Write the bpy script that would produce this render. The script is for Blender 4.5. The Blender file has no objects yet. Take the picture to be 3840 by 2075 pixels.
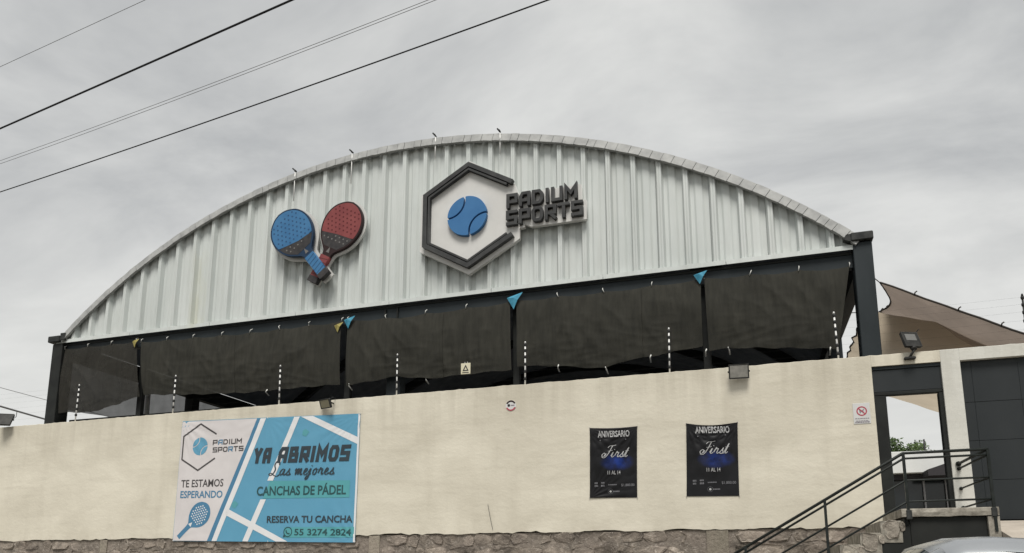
import bpy, math, random
from mathutils import Vector, noise as mn
random.seed(7)
R = math.radians
sc = bpy.context.scene

# ------------------------------------------------------------------ camera, sky, sun, exposure
cam = bpy.data.cameras.new('camera'); camo = bpy.data.objects.new('camera', cam)
sc.collection.objects.link(camo); sc.camera = camo
camo.location = (0, 0, 1.5); camo.rotation_euler = (R(100.28), 0, R(17.58))
cam.sensor_width = 36; cam.lens = 25.99; cam.shift_y = 0.1566; cam.clip_end = 3000; cam.clip_start = .05

SUN = Vector((.14, -.66, 1.12)).normalized()
sl = bpy.data.lights.new('sun', 'SUN'); sl.energy = 1.5; sl.angle = R(24); sl.color = (1, .965, .91)
so = bpy.data.objects.new('sun', sl); sc.collection.objects.link(so)
so.rotation_euler = (-SUN).to_track_quat('-Z', 'Y').to_euler(); so.location = (-20, -20, 40)

w = bpy.data.worlds.new('World'); sc.world = w; w.use_nodes = True
nt = w.node_tree; nt.nodes.clear()
def wn(t, **k):
    n = nt.nodes.new(t)
    for a, b in k.items(): setattr(n, a, b)
    return n
L = nt.links.new
out = wn('ShaderNodeOutputWorld'); bg = wn('ShaderNodeBackground'); L(bg.outputs[0], out.inputs[0])
bg.inputs['Strength'].default_value = .1
sky = wn('ShaderNodeTexSky', sky_type='NISHITA', sun_disc=False)
sky.sun_elevation = math.asin(SUN.z); sky.sun_rotation = math.atan2(SUN.x, SUN.y)
tc = wn('ShaderNodeTexCoord'); sep = wn('ShaderNodeSeparateXYZ'); L(tc.outputs['Generated'], sep.inputs[0])
za = wn('ShaderNodeMath', operation='ABSOLUTE'); L(sep.outputs[2], za.inputs[0])
zp = wn('ShaderNodeMath', operation='ADD'); L(za.outputs[0], zp.inputs[0]); zp.inputs[1].default_value = .3
dx = wn('ShaderNodeMath', operation='DIVIDE'); L(sep.outputs[0], dx.inputs[0]); L(zp.outputs[0], dx.inputs[1])
dy = wn('ShaderNodeMath', operation='DIVIDE'); L(sep.outputs[1], dy.inputs[0]); L(zp.outputs[0], dy.inputs[1])
cmb = wn('ShaderNodeCombineXYZ'); L(dx.outputs[0], cmb.inputs[0]); L(dy.outputs[0], cmb.inputs[1]); cmb.inputs[2].default_value = 3.7
mp = wn('ShaderNodeMapping'); L(cmb.outputs[0], mp.inputs[0]); mp.inputs['Scale'].default_value = (1.0, 1.5, 1)
mp.inputs['Location'].default_value = (.35, 1.9, 0)
n1 = wn('ShaderNodeTexNoise'); L(mp.outputs[0], n1.inputs['Vector'])
n1.inputs['Scale'].default_value = 2.0; n1.inputs['Detail'].default_value = 6; n1.inputs['Roughness'].default_value = .58; n1.inputs['Distortion'].default_value = .35
cr = wn('ShaderNodeValToRGB'); L(n1.outputs[0], cr.inputs[0])
cr.color_ramp.elements[0].position = .34; cr.color_ramp.elements[0].color = (2.02, 2.06, 2.07, 1)
cr.color_ramp.elements[1].position = .66; cr.color_ramp.elements[1].color = (3.16, 3.17, 3.09, 1)
hz = wn('ShaderNodeMapRange'); L(za.outputs[0], hz.inputs[0]); hz.inputs[1].default_value = 0; hz.inputs[2].default_value = .5
hz.inputs[3].default_value = .85; hz.inputs[4].default_value = 0; hz.interpolation_type = 'SMOOTHSTEP'
mx = wn('ShaderNodeMixRGB'); L(hz.outputs[0], mx.inputs[0]); L(cr.outputs[0], mx.inputs[1]); mx.inputs[2].default_value = (3.5, 3.46, 3.28, 1)
mx2 = wn('ShaderNodeMixRGB'); mx2.inputs[0].default_value = .03; L(mx.outputs[0], mx2.inputs[1]); L(sky.outputs[0], mx2.inputs[2])
L(mx2.outputs[0], bg.inputs['Color'])
vs = sc.view_settings; vs.view_transform = 'Standard'; vs.look = 'None'; vs.gamma = 1; vs.use_curve_mapping = False
vs.exposure = 1.2

# ------------------------------------------------------------------ materials
def nodes_of(name):
    m = bpy.data.materials.new(name); m.use_nodes = True
    t = m.node_tree; return m, t, t.nodes['Principled BSDF']
def add_noise(t, scale, stretch=(1, 1, 1), detail=5, rough=.55, dist=0):
    g = t.nodes.new('ShaderNodeNewGeometry'); mp = t.nodes.new('ShaderNodeMapping'); n = t.nodes.new('ShaderNodeTexNoise')
    t.links.new(g.outputs['Position'], mp.inputs[0]); mp.inputs['Scale'].default_value = stretch
    t.links.new(mp.outputs[0], n.inputs['Vector']); n.inputs['Scale'].default_value = scale
    n.inputs['Detail'].default_value = detail; n.inputs['Roughness'].default_value = rough; n.inputs['Distortion'].default_value = dist
    return n.outputs[0]
def ramp(t, fac, lo, hi, c0, c1):
    r = t.nodes.new('ShaderNodeValToRGB'); t.links.new(fac, r.inputs[0])
    r.color_ramp.elements[0].position = lo; r.color_ramp.elements[1].position = hi
    r.color_ramp.elements[0].color = (*c0, 1); r.color_ramp.elements[1].color = (*c1, 1)
    return r.outputs[0]
def mixc(t, fac, a, b, mode='MIX'):
    m = t.nodes.new('ShaderNodeMixRGB'); m.blend_type = mode
    for i, v in enumerate((fac, a, b)):
        if isinstance(v, (int, float)): m.inputs[i].default_value = v
        elif isinstance(v, tuple): m.inputs[i].default_value = (*v, 1)
        else: t.links.new(v, m.inputs[i])
    return m.outputs[0]
def bump(t, p, fac, strength, dist=.02):
    b = t.nodes.new('ShaderNodeBump'); b.inputs['Strength'].default_value = strength; b.inputs['Distance'].default_value = dist
    t.links.new(fac, b.inputs['Height']); t.links.new(b.outputs[0], p.inputs['Normal'])
def mat(name, c, rough=.6, metal=0, c2=None, scale=3, stretch=(1, 1, 1), lo=.35, hi=.65, bmp=0, bscale=40, bdist=.01, spec=None):
    m, t, p = nodes_of(name)
    p.inputs['Base Color'].default_value = (*c, 1); p.inputs['Roughness'].default_value = rough; p.inputs['Metallic'].default_value = metal
    if spec is None and rough > .3 and metal < .3: spec = .18
    if spec is not None: p.inputs['Specular IOR Level'].default_value = spec
    if c2 is not None: t.links.new(ramp(t, add_noise(t, scale, stretch), lo, hi, c, c2), p.inputs['Base Color'])
    if bmp: bump(t, p, add_noise(t, bscale), bmp, bdist)
    return m

# painted render: broad blotches, faint runs from the top, fine trowel relief
def m_render(name, a, b, stain, amount):
    m, t, p = nodes_of(name)
    base = ramp(t, add_noise(t, .55, (1, 1, 1.6), 6, .6, .4), .32, .68, a, b)
    f2 = ramp(t, add_noise(t, 1.6, (1, 1, .16), 5, .6), .52, .8, (0, 0, 0), (amount,) * 3)
    c = mixc(t, f2, base, stain)
    f3 = ramp(t, add_noise(t, 2.2, (.35, 1, 3.2), 4, .6), .5, .85, (0, 0, 0), (amount * .8,) * 3)
    c = mixc(t, f3, c, stain)
    g = t.nodes.new('ShaderNodeNewGeometry'); sx = t.nodes.new('ShaderNodeSeparateXYZ'); t.links.new(g.outputs['Position'], sx.inputs[0])
    top = t.nodes.new('ShaderNodeMapRange'); t.links.new(sx.outputs[2], top.inputs[0])
    for i, v in enumerate((4.2, 5.38, 0, 1)): top.inputs[i + 1].default_value = v
    f4 = ramp(t, add_noise(t, 3.2, (1, 1, .05), 6, .65), .46, .74, (0, 0, 0), (amount * 1.5,) * 3)
    f4 = mixc(t, 1.0, f4, top.outputs[0], 'MULTIPLY'); c = mixc(t, f4, c, stain)
    low = t.nodes.new('ShaderNodeMapRange'); t.links.new(sx.outputs[2], low.inputs[0])
    for i, v in enumerate((2.75, 2.25, 0, 1)): low.inputs[i + 1].default_value = v
    f5 = ramp(t, add_noise(t, 2.2, (1, 1, .6), 6, .65), .45, .75, (0, 0, 0), (amount * 1.2,) * 3)
    f5 = mixc(t, 1.0, f5, low.outputs[0], 'MULTIPLY'); c = mixc(t, f5, c, stain)
    t.links.new(c, p.inputs['Base Color']); p.inputs['Roughness'].default_value = .9; p.inputs['Specular IOR Level'].default_value = .2
    n = add_noise(t, 9, (1, 1, 1.4), 8, .65); bump(t, p, n, .22, .03)
    return m
M = {}
M['render'] = m_render('cream_render', (.56, .522, .43), (.69, .65, .545), (.36, .325, .255), .34)
M['render_white'] = m_render('pale_render', (.545, .54, .495), (.645, .64, .59), (.36, .34, .29), .30)

def m_clad():
    m, t, p = nodes_of('painted_sheet')
    base = ramp(t, add_noise(t, .5, (1, 1, .5), 3), .35, .65, (.525, .56, .545), (.60, .63, .615))
    f = ramp(t, add_noise(t, 5, (1, 1, .06), 6, .62), .45, .8, (0, 0, 0), (.34,) * 3)
    c = mixc(t, f, base, (.36, .37, .335))
    f = ramp(t, add_noise(t, 13, (1, 1, .05), 5, .6), .5, .8, (0, 0, 0), (.25,) * 3)
    c = mixc(t, f, c, (.70, .72, .69))
    # yellowish run on one sheet
    g = t.nodes.new('ShaderNodeNewGeometry'); s = t.nodes.new('ShaderNodeSeparateXYZ'); t.links.new(g.outputs['Position'], s.inputs[0])
    a = t.nodes.new('ShaderNodeMath'); a.operation = 'ADD'; t.links.new(s.outputs[0], a.inputs[0]); a.inputs[1].default_value = 16.0
    ab = t.nodes.new('ShaderNodeMath'); ab.operation = 'ABSOLUTE'; t.links.new(a.outputs[0], ab.inputs[0])
    f = ramp(t, ab.outputs[0], 0, .34, (.55,) * 3, (0, 0, 0))
    f = mixc(t, 1.0, f, ramp(t, add_noise(t, 1.3, (1, 1, .4)), .4, .65, (0, 0, 0), (1, 1, 1)), 'MULTIPLY')
    c = mixc(t, f, c, (.50, .50, .36))
    t.links.new(c, p.inputs['Base Color']); p.inputs['Roughness'].default_value = .5; p.inputs['Specular IOR Level'].default_value = .25
    bump(t, p, add_noise(t, 2.5, (1, 1, .5), 3), .12, .05)
    return m
M['clad'] = m_clad()
M['flash'] = mat('galvanised_trim', (.27, .275, .27), .55, 0, (.37, .375, .365), 4, (1, 1, 1), bmp=.1, bscale=8)
M['steel'] = mat('slate_painted_steel', (.020, .026, .029), .5, 0, (.030, .037, .041), 1.5, (1, 1, .3), bmp=.06, bscale=20)
M['steel_black'] = mat('black_painted_steel', (.014, .015, .0145), .5, 0, (.022, .024, .022), 3)
M['gutter'] = mat('black_gutter_paint', (.02, .022, .022), .6, 0, (.05, .052, .05), 6, bmp=.3, bscale=14)
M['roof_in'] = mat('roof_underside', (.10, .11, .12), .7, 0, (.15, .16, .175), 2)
M['roof_out'] = mat('roof_sheet', (.45, .46, .45), .5, .2, (.55, .56, .55), 1.5)

def m_net(name, a, b, opac):
    m, t, p = nodes_of(name)
    c = ramp(t, add_noise(t, 1.1, (1, 1, .8), 6, .6, .5), .3, .7, a, b)
    c = mixc(t, .55, c, ramp(t, add_noise(t, 9, (1, 1, .12), 6, .65), .32, .7, a, b))
    t.links.new(c, p.inputs['Base Color']); p.inputs['Roughness'].default_value = .85; p.inputs['Specular IOR Level'].default_value = .15
    bump(t, p, add_noise(t, 55, (1, 1, 1), 3), .3, .01)
    tr = t.nodes.new('ShaderNodeBsdfTransparent'); mx = t.nodes.new('ShaderNodeMixShader')
    f = ramp(t, add_noise(t, 2.5, (1, 1, .5), 4), .2, .8, (1 - opac - .04,) * 3, (1 - opac + .04,) * 3)
    t.links.new(f, mx.inputs[0]); t.links.new(p.outputs[0], mx.inputs[1]); t.links.new(tr.outputs[0], mx.inputs[2])
    t.links.new(mx.outputs[0], t.nodes['Material Output'].inputs[0])
    return m
M['net'] = m_net('dark_shade_net', (.023, .023, .0195), (.048, .0465, .038), .955)
M['net_thin'] = m_net('thin_shade_net', (.022, .021, .018), (.038, .036, .030), .90)
M['net_side'] = m_net('side_shade_net', (.02, .02, .02), (.03, .03, .03), .82)

def m_stone(name, dark, mid, light):
    m, t, p = nodes_of(name)
    base = ramp(t, add_noise(t, 5, (1, 1, 1), 7, .68, .6), .3, .68, dark, mid)
    f = ramp(t, add_noise(t, 11, (1, 1, 1.6), 7, .7, .8), .54, .68, (0, 0, 0), (.8,) * 3)
    c = mixc(t, f, base, light)
    f = ramp(t, add_noise(t, 2.2, (1, 1, 1), 3), .4, .65, (0, 0, 0), (.4,) * 3)
    c = mixc(t, f, c, (.30, .255, .22))
    oi = t.nodes.new('ShaderNodeObjectInfo'); tone = ramp(t, oi.outputs['Random'], 0, 1, (.74, .72, .70), (1.2, 1.18, 1.16)); c = mixc(t, 1.0, c, tone, 'MULTIPLY')
    t.links.new(c, p.inputs['Base Color']); p.inputs['Roughness'].default_value = .93
    bump(t, p, add_noise(t, 16, (1, 1, 1), 8, .7), .9, .04)
    return m
M['stone'] = m_stone('rubble_stone', (.075, .064, .054), (.31, .27, .225), (.54, .49, .43))
M['stone2'] = m_stone('pale_step_stone', (.18, .165, .14), (.36, .335, .285), (.60, .56, .46))
M['mortar'] = m_stone('mortar', (.09, .078, .066), (.25, .22, .185), (.44, .40, .36))
M['concrete'] = mat('concrete', (.17, .155, .13), .9, 0, (.36, .335, .285), 7, bmp=.5, bscale=22, bdist=.02)
M['tie_conc'] = m_stone('weathered_tie_column', (.20, .18, .145), (.30, .275, .22), (.38, .35, .29))
M['ramp'] = mat('pinkish_concrete', (.36, .32, .27), .9, 0, (.47, .42, .36), 2.5, bmp=.35, bscale=18)
M['asphalt'] = mat('asphalt', (.04, .04, .042), .9, 0, (.065, .064, .062), 6, bmp=.4, bscale=60)
M['pave'] = mat('pavement', (.27, .26, .24), .9, 0, (.36, .345, .32), 2, bmp=.3, bscale=30)
M['earth'] = mat('ground', (.10, .09, .07), .95, 0, (.16, .14, .11), .3)
M['turf'] = mat('blue_court', (.02, .05, .10), .9, 0, (.03, .07, .13), 1)
M['white_paint'] = mat('white_paint', (.74, .74, .72), .5, 0, (.80, .80, .78), 3)
M['acrylic'] = mat('white_sign_board', (.58, .575, .555), .35, 0, (.64, .635, .615), 1.5)
M['letter'] = mat('graphite_letter', (.042, .043, .044), .45, 0, (.065, .066, .066), 4)
M['sign_blue'] = mat('sign_blue', (.045, .15, .33), .45, 0, (.055, .17, .36), 2)
M['blue_r'] = mat('racket_blue', (.045, .15, .31), .45, 0, (.06, .18, .35), 3)
M['red_r'] = mat('racket_red', (.20, .052, .054), .45, 0, (.25, .07, .068), 3)
M['racket_dark'] = mat('racket_dark', (.035, .034, .036), .45, 0, (.06, .056, .056), 6)
M['hole_b'] = mat('hole_blue', (.035, .09, .19), .6); M['hole_r'] = mat('hole_red', (.11, .022, .025), .6); M['hole_g'] = mat('hole_grey', (.16, .155, .15), .6)
M['navy_rim'] = mat('rim_navy', (.018, .04, .08), .45); M['maroon_rim'] = mat('rim_maroon', (.03, .018, .018), .45)
def m_vinyl(name, c, c2, rough=.38, s=1.2):
    m, t, p = nodes_of(name)
    t.links.new(ramp(t, add_noise(t, s, (1, 1, 1), 4), .35, .65, c, c2), p.inputs['Base Color'])
    p.inputs['Roughness'].default_value = rough; p.inputs['Specular IOR Level'].default_value = .3
    return m
M['v_blue'] = m_vinyl('vinyl_blue', (.10, .295, .435), (.115, .32, .465))
M['v_deep'] = m_vinyl('vinyl_deep_blue', (.062, .185, .31), (.075, .205, .33))
M['v_teal'] = m_vinyl('vinyl_teal', (.085, .315, .345), (.095, .335, .365))
M['v_pink'] = m_vinyl('vinyl_white', (.575, .545, .54), (.635, .605, .60))
M['v_white'] = m_vinyl('vinyl_white_line', (.66, .665, .67), (.72, .725, .73))
M['v_text'] = m_vinyl('vinyl_text_dark', (.028, .04, .05), (.04, .055, .065))
M['v_textg'] = m_vinyl('vinyl_text_green', (.022, .07, .075), (.03, .085, .09))
M['v_grey'] = m_vinyl('vinyl_text_grey', (.05, .045, .045), (.07, .065, .065))
M['v_green'] = m_vinyl('vinyl_green_star', (.085, .30, .345), (.095, .315, .35))
def m_poster():
    m, t, p = nodes_of('poster_black')
    p.inputs['Roughness'].default_value = .45; p.inputs['Specular IOR Level'].default_value = .2
    uv = t.nodes.new('ShaderNodeUVMap'); mp = t.nodes.new('ShaderNodeMapping'); mp.inputs['Location'].default_value = (-.58, -.5, 0)
    t.links.new(uv.outputs[0], mp.inputs[0])
    s = t.nodes.new('ShaderNodeMapping'); s.inputs['Scale'].default_value = (2.6, 7.5, 1); t.links.new(mp.outputs[0], s.inputs[0])
    l = t.nodes.new('ShaderNodeVectorMath'); l.operation = 'LENGTH'; t.links.new(s.outputs[0], l.inputs[0])
    blob = ramp(t, l.outputs['Value'], .2, 1.0, (1, 1, 1), (0, 0, 0))
    f = mixc(t, 1.0, blob, ramp(t, add_noise(t, 6, (1, 1, 1), 5), .3, .62, (.1, .1, .1), (1, 1, 1)), 'MULTIPLY')
    base = ramp(t, add_noise(t, 2.5, (1, 1, 1), 5), .35, .75, (.006, .006, .0065), (.014, .014, .016))
    c = mixc(t, f, base, (.012, .035, .20))
    t.links.new(c, p.inputs['Base Color'])
    return m
M['poster'] = m_poster()
M['p_text'] = mat('poster_print', (.40, .40, .40), .5); M['p_dim'] = mat('poster_print_dim', (.16, .16, .17), .5)
def m_sail(name, a, b, tr):
    m, t, p = nodes_of(name)
    c = ramp(t, add_noise(t, 1.4, (1, 1, 1), 5), .3, .7, a, b)
    t.links.new(c, p.inputs['Base Color']); p.inputs['Roughness'].default_value = .85
    tl = t.nodes.new('ShaderNodeBsdfTranslucent'); t.links.new(c, tl.inputs['Color'])
    mx = t.nodes.new('ShaderNodeMixShader'); mx.inputs[0].default_value = tr
    t.links.new(p.outputs[0], mx.inputs[1]); t.links.new(tl.outputs[0], mx.inputs[2]); t.links.new(mx.outputs[0], t.nodes['Material Output'].inputs[0])
    return m
M['sail_a'] = m_sail('brown_sail_cloth', (.195, .162, .138), (.25, .207, .175), .6)
M['sail_b'] = m_sail('beige_sail_cloth', (.44, .38, .295), (.51, .44, .345), .6)
M['rope'] = mat('dark_rope', (.05, .045, .04), .9)
M['cable'] = mat('cable_black', (.022, .022, .024), .7); M['cable_grey'] = mat('cable_grey', (.16, .16, .16), .7)
M['lamp_body'] = mat('floodlight_body', (.025, .025, .024), .5, .1, (.045, .045, .042), 10)
M['lamp_glass'] = mat('floodlight_glass', (.20, .195, .175), .25, 0, (.27, .26, .235), 12)
M['lamp_glass_y'] = mat('floodlight_glass_warm', (.24, .22, .15), .2)
M['lamp_led'] = mat('floodlight_led', (.15, .15, .145), .4)
M['garage'] = mat('garage_slate', (.023, .027, .029), .5, 0, (.031, .035, .037), 1.2, (1, 1, .4), bmp=.05, bscale=6)
M['skirt'] = mat('skirt_charcoal', (.014, .015, .014), .65, 0, (.022, .023, .021), 1.5, bmp=.1, bscale=12)
M['rail'] = mat('rail_black', (.013, .016, .015), .45, 0, (.022, .026, .024), 8)
M['tie'] = mat('white_tie', (.66, .66, .63), .6); M['insul'] = mat('black_insulator', (.03, .03, .03), .5)
M['tarp_blue'] = mat('blue_tarp', (.05, .24, .36), .6, 0, (.09, .34, .48), 9); M['tarp_yellow'] = mat('yellow_tarp', (.34, .29, .09), .6, 0, (.44, .38, .15), 9)
M['yellow_sign'] = mat('warning_face', (.60, .56, .40), .5, 0, (.66, .62, .48), 8); M['black'] = mat('black_print', (.03, .03, .03), .6)
M['sign_white'] = mat('notice_white', (.56, .56, .55), .5, 0, (.62, .62, .61), 5); M['red'] = mat('notice_red', (.40, .06, .09), .5); M['print_grey'] = mat('notice_grey', (.24, .22, .24), .6)
M['bld_pale'] = mat('pale_fascia', (.70, .71, .69), .8, 0, (.76, .77, .75), 1.5, bmp=.1); M['bld_glass'] = mat('dark_glazing', (.012, .016, .018), .12, 0)
M['bld_dark'] = mat('dark_soffit', (.045, .042, .045), .7); M['mullion'] = mat('grey_mullion', (.30, .30, .31), .5, .3)
M['roof_grey'] = mat('grey_roof', (.28, .28, .30), .7, 0, (.34, .34, .35), 3)
M['bark'] = mat('bark', (.07, .055, .04), .9, 0, (.11, .09, .07), 12, bmp=.4)
M['leaf'] = mat('leaf', (.045, .075, .025), .6, 0, (.085, .125, .045), 1.2)
M['silver'] = mat('silver_paint', (.36, .375, .39), .24, .6, (.40, .415, .43), 2)
M['car_glass'] = mat('car_glass', (.02, .025, .028), .05, 0); M['rubber'] = mat('rubber', (.02, .02, .02), .8); M['alloy'] = mat('alloy', (.45, .46, .47), .35, .7)
M['chrome'] = mat('chrome', (.6, .6, .6), .15, .9); M['red_lens'] = mat('red_lens', (.35, .02, .02), .2); M['clear_lens'] = mat('clear_lens', (.5, .52, .54), .1)
M['plate'] = mat('number_plate', (.6, .6, .58), .5)

# ------------------------------------------------------------------ helpers
col = sc.collection
def tag(o, label=None, cat=None, group=None, kind=None):
    if label: o['label'] = label
    if cat: o['category'] = cat
    if group: o['group'] = group
    if kind: o['kind'] = kind
    return o
def thing(name, label, cat, loc=(0, 0, 0), group=None):
    o = bpy.data.objects.new(name, None); col.objects.link(o); o.location = loc; o.empty_display_size = .2
    return tag(o, label, cat, group)
def link(name, me, parent=None, m=None):
    if m is not None:
        me.materials.clear(); me.materials.append(m)
    o = bpy.data.objects.new(name, me); col.objects.link(o)
    if parent is not None:
        o.parent = parent
        if parent.type == 'EMPTY': o.location = -Vector(parent.location)
    return o
class MB:
    """collects shapes given in world metres"""
    def __init__(s): s.v = []; s.f = []; s.sm = []
    def add(s, vs, fs, smooth=False):
        b = len(s.v); s.v += [tuple(p) for p in vs]
        for f in fs: s.f.append([b + i for i in f]); s.sm.append(smooth)
        return s
    def box(s, a, b):
        (x0, y0, z0), (x1, y1, z1) = a, b
        return s.add([(x0, y0, z0), (x1, y0, z0), (x1, y1, z0), (x0, y1, z0), (x0, y0, z1), (x1, y0, z1), (x1, y1, z1), (x0, y1, z1)],
                     [(0, 3, 2, 1), (4, 5, 6, 7), (0, 1, 5, 4), (1, 2, 6, 5), (2, 3, 7, 6), (3, 0, 4, 7)])
    def bbox(s, a, b, r=.01):
        # box with bevelled edges along every face
        (x0, y0, z0), (x1, y1, z1) = a, b
        lo = (x0, y0, z0); hi = (x1, y1, z1)
        vs = []; idx = {}
        for ax in range(3):
            for sx in (0, 1):
                for sy in (0, 1):
                    for sz in (0, 1):
                        sgn = (sx, sy, sz)
                        p = [(lo[i] if sgn[i] == 0 else hi[i]) for i in range(3)]
                        for i in range(3):
                            if i != ax: p[i] += r if sgn[i] == 0 else -r
                        idx[(ax, sgn)] = len(vs); vs.append(tuple(p))
        fs = []
        for ax in range(3):
            o1, o2 = [(1, 2), (2, 0), (0, 1)][ax]
            for sd in (0, 1):
                q = []
                for a1, a2 in ((0, 0), (1, 0), (1, 1), (0, 1)):
                    g = [0, 0, 0]; g[ax] = sd; g[o1] = a1; g[o2] = a2; q.append(idx[(ax, tuple(g))])
                fs.append(q if sd else q[::-1])
        for ax in range(3):
            o1, o2 = [(1, 2), (2, 0), (0, 1)][ax]
            for a1 in (0, 1):
                for a2 in (0, 1):
                    g0 = [0, 0, 0]; g0[o1] = a1; g0[o2] = a2; g1 = list(g0); g1[ax] = 1
                    q = [idx[(o1, tuple(g0))], idx[(o1, tuple(g1))], idx[(o2, tuple(g1))], idx[(o2, tuple(g0))]]
                    fs.append(q if (a1 == a2) else q[::-1])
        for sgn in [(a, b_, c) for a in (0, 1) for b_ in (0, 1) for c in (0, 1)]:
            q = [idx[(0, sgn)], idx[(1, sgn)], idx[(2, sgn)]]
            fs.append(q if sum(sgn) % 2 else q[::-1])
        return s.add(vs, fs)
    def tube(s, pts, r, n=8, cap=True):
        pts = [Vector(p) for p in pts]; vs = []; fs = []
        rr = r if isinstance(r, (list, tuple)) else [r] * len(pts)
        for i, p in enumerate(pts):
            d = (pts[min(i + 1, len(pts) - 1)] - pts[max(i - 1, 0)]).normalized()
            a = d.cross(Vector((0, 0, 1)))
            if a.length < .01: a = d.cross(Vector((0, 1, 0)))
            a.normalize(); b = d.cross(a)
            for k in range(n):
                t = 2 * math.pi * k / n
                vs.append(p + (a * math.cos(t) + b * math.sin(t)) * rr[i])
        for i in range(len(pts) - 1):
            for k in range(n):
                fs.append((i * n + k, i * n + (k + 1) % n, (i + 1) * n + (k + 1) % n, (i + 1) * n + k))
        s.add(vs, fs, True)
        if cap:
            b = len(s.v) - len(vs)
            s.f.append([b + k for k in range(n)][::-1]); s.sm.append(False)
            s.f.append([b + len(vs) - n + k for k in range(n)]); s.sm.append(False)
        return s
    def bar(s, p, q, wx, wz):
        # rectangular bar from p to q
        p, q = Vector(p), Vector(q); d = (q - p).normalized()
        a = d.cross(Vector((0, 0, 1)))
        if a.length < .01: a = Vector((1, 0, 0))
        a.normalize(); b = a.cross(d)
        vs = [c + a * (i * wx / 2) + b * (j * wz / 2) for c in (p, q) for i, j in ((-1, -1), (1, -1), (1, 1), (-1, 1))]
        return s.add(vs, [(0, 3, 2, 1), (4, 5, 6, 7), (0, 1, 5, 4), (1, 2, 6, 5), (2, 3, 7, 6), (3, 0, 4, 7)])
    def prism_xz(s, poly, y0, y1):
        n = len(poly)
        vs = [(x, y0, z) for x, z in poly] + [(x, y1, z) for x, z in poly]
        fs = [list(range(n)), [n + i for i in range(n)][::-1]] + [(i, n + i, n + (i + 1) % n, (i + 1) % n) for i in range(n)]
        return s.add(vs, fs)
    def prism_yz(s, poly, x0, x1):
        n = len(poly)
        vs = [(x0, y, z) for y, z in poly] + [(x1, y, z) for y, z in poly]
        fs = [list(range(n))[::-1], [n + i for i in range(n)]] + [(i, (i + 1) % n, n + (i + 1) % n, n + i) for i in range(n)]
        return s.add(vs, fs)
    def mesh(s, name):
        me = bpy.data.meshes.new(name); me.from_pydata(s.v, [], s.f)
        me.polygons.foreach_set('use_smooth', s.sm); me.update()
        import bmesh
        b = bmesh.new(); b.from_mesh(me); bmesh.ops.recalc_face_normals(b, faces=b.faces); b.to_mesh(me); b.free()
        return me
    def build(s, name, m, parent=None): return link(name, s.mesh(name), parent, m)
def struct(name, mb, m): return tag(mb.build(name, m), kind='structure')

def curve_mesh(loops, depth, bev=0):
    """filled 2-D loops (x, z) extruded; returns mesh with front at y = 0, back at y = depth"""
    cu = bpy.data.curves.new('c', 'CURVE'); cu.dimensions = '2D'; cu.fill_mode = 'BOTH'; cu.extrude = depth / 2; cu.bevel_depth = bev
    for lp in loops:
        sp = cu.splines.new('POLY'); sp.points.add(len(lp) - 1); sp.use_cyclic_u = True
        for i, (x, z) in enumerate(lp): sp.points[i].co = (x, z, 0, 1)
    o = bpy.data.objects.new('c', cu); me = bpy.data.meshes.new_from_object(o)
    for v in me.vertices:
        x, y, z = v.co; v.co = (x, depth / 2 - z, y)
    bpy.data.objects.remove(o); bpy.data.curves.remove(cu); return me
def extrude2d(name, loops, y, depth, m, parent, bev=0):
    me = curve_mesh(loops, depth, bev)
    for v in me.vertices: v.co.y += y
    me.update(); me.name = name
    return link(name, me, parent, m)
def stroke(pts, wd, closed=False):
    """outline loops of a polyline with mitred joins"""
    P = [Vector((p[0], p[1])) for p in pts]; n = len(P); A = []; B = []
    for i in range(n):
        if closed or 0 < i < n - 1:
            d0 = (P[i] - P[i - 1]).normalized(); d1 = (P[(i + 1) % n] - P[i]).normalized()
        elif i == 0: d0 = d1 = (P[1] - P[0]).normalized()
        else: d0 = d1 = (P[-1] - P[-2]).normalized()
        nn = Vector((-d0.y - d1.y, d0.x + d1.x)); nn.normalize()
        k = max(.35, nn.dot(Vector((-d0.y, d0.x))))
        A.append(P[i] + nn * wd / 2 / k); B.append(P[i] - nn * wd / 2 / k)
    if closed: return [[tuple(p) for p in A], [tuple(p) for p in B]]
    return [[tuple(p) for p in A + B[::-1]]]
def spline(pts, sub=6):
    P = [Vector(p) for p in pts]; P = [P[0] * 2 - P[1]] + P + [P[-1] * 2 - P[-2]]; o = []
    for i in range(1, len(P) - 2):
        a, b, c, d = P[i - 1:i + 3]
        for k in range(sub):
            t = k / sub
            o.append(.5 * (2 * b + (c - a) * t + (2 * a - 5 * b + 4 * c - d) * t * t + (3 * b - a - 3 * c + d) * t ** 3))
    o.append(P[-2]); return o
def circle(cx, cz, r, n=32, rz=None): return [(cx + r * math.cos(2 * math.pi * k / n), cz + (rz or r) * math.sin(2 * math.pi * k / n)) for k in range(n)]
def text_mesh(body, shear=0, offset=0, spacing=1):
    cu = bpy.data.curves.new('t', 'FONT'); cu.body = body; cu.shear = shear; cu.offset = offset; cu.space_character = spacing; cu.resolution_u = 3
    o = bpy.data.objects.new('t', cu); me = bpy.data.meshes.new_from_object(o); bpy.data.objects.remove(o); bpy.data.curves.remove(cu)
    xs = [v.co.x for v in me.vertices]; ys = [v.co.y for v in me.vertices]
    return me, min(xs), max(xs), min(ys), max(ys)
def lerp(a, b, t): return a + (b - a) * t
def nz(x, y=0., z=0.): return mn.noise((x, y, z))

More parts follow.
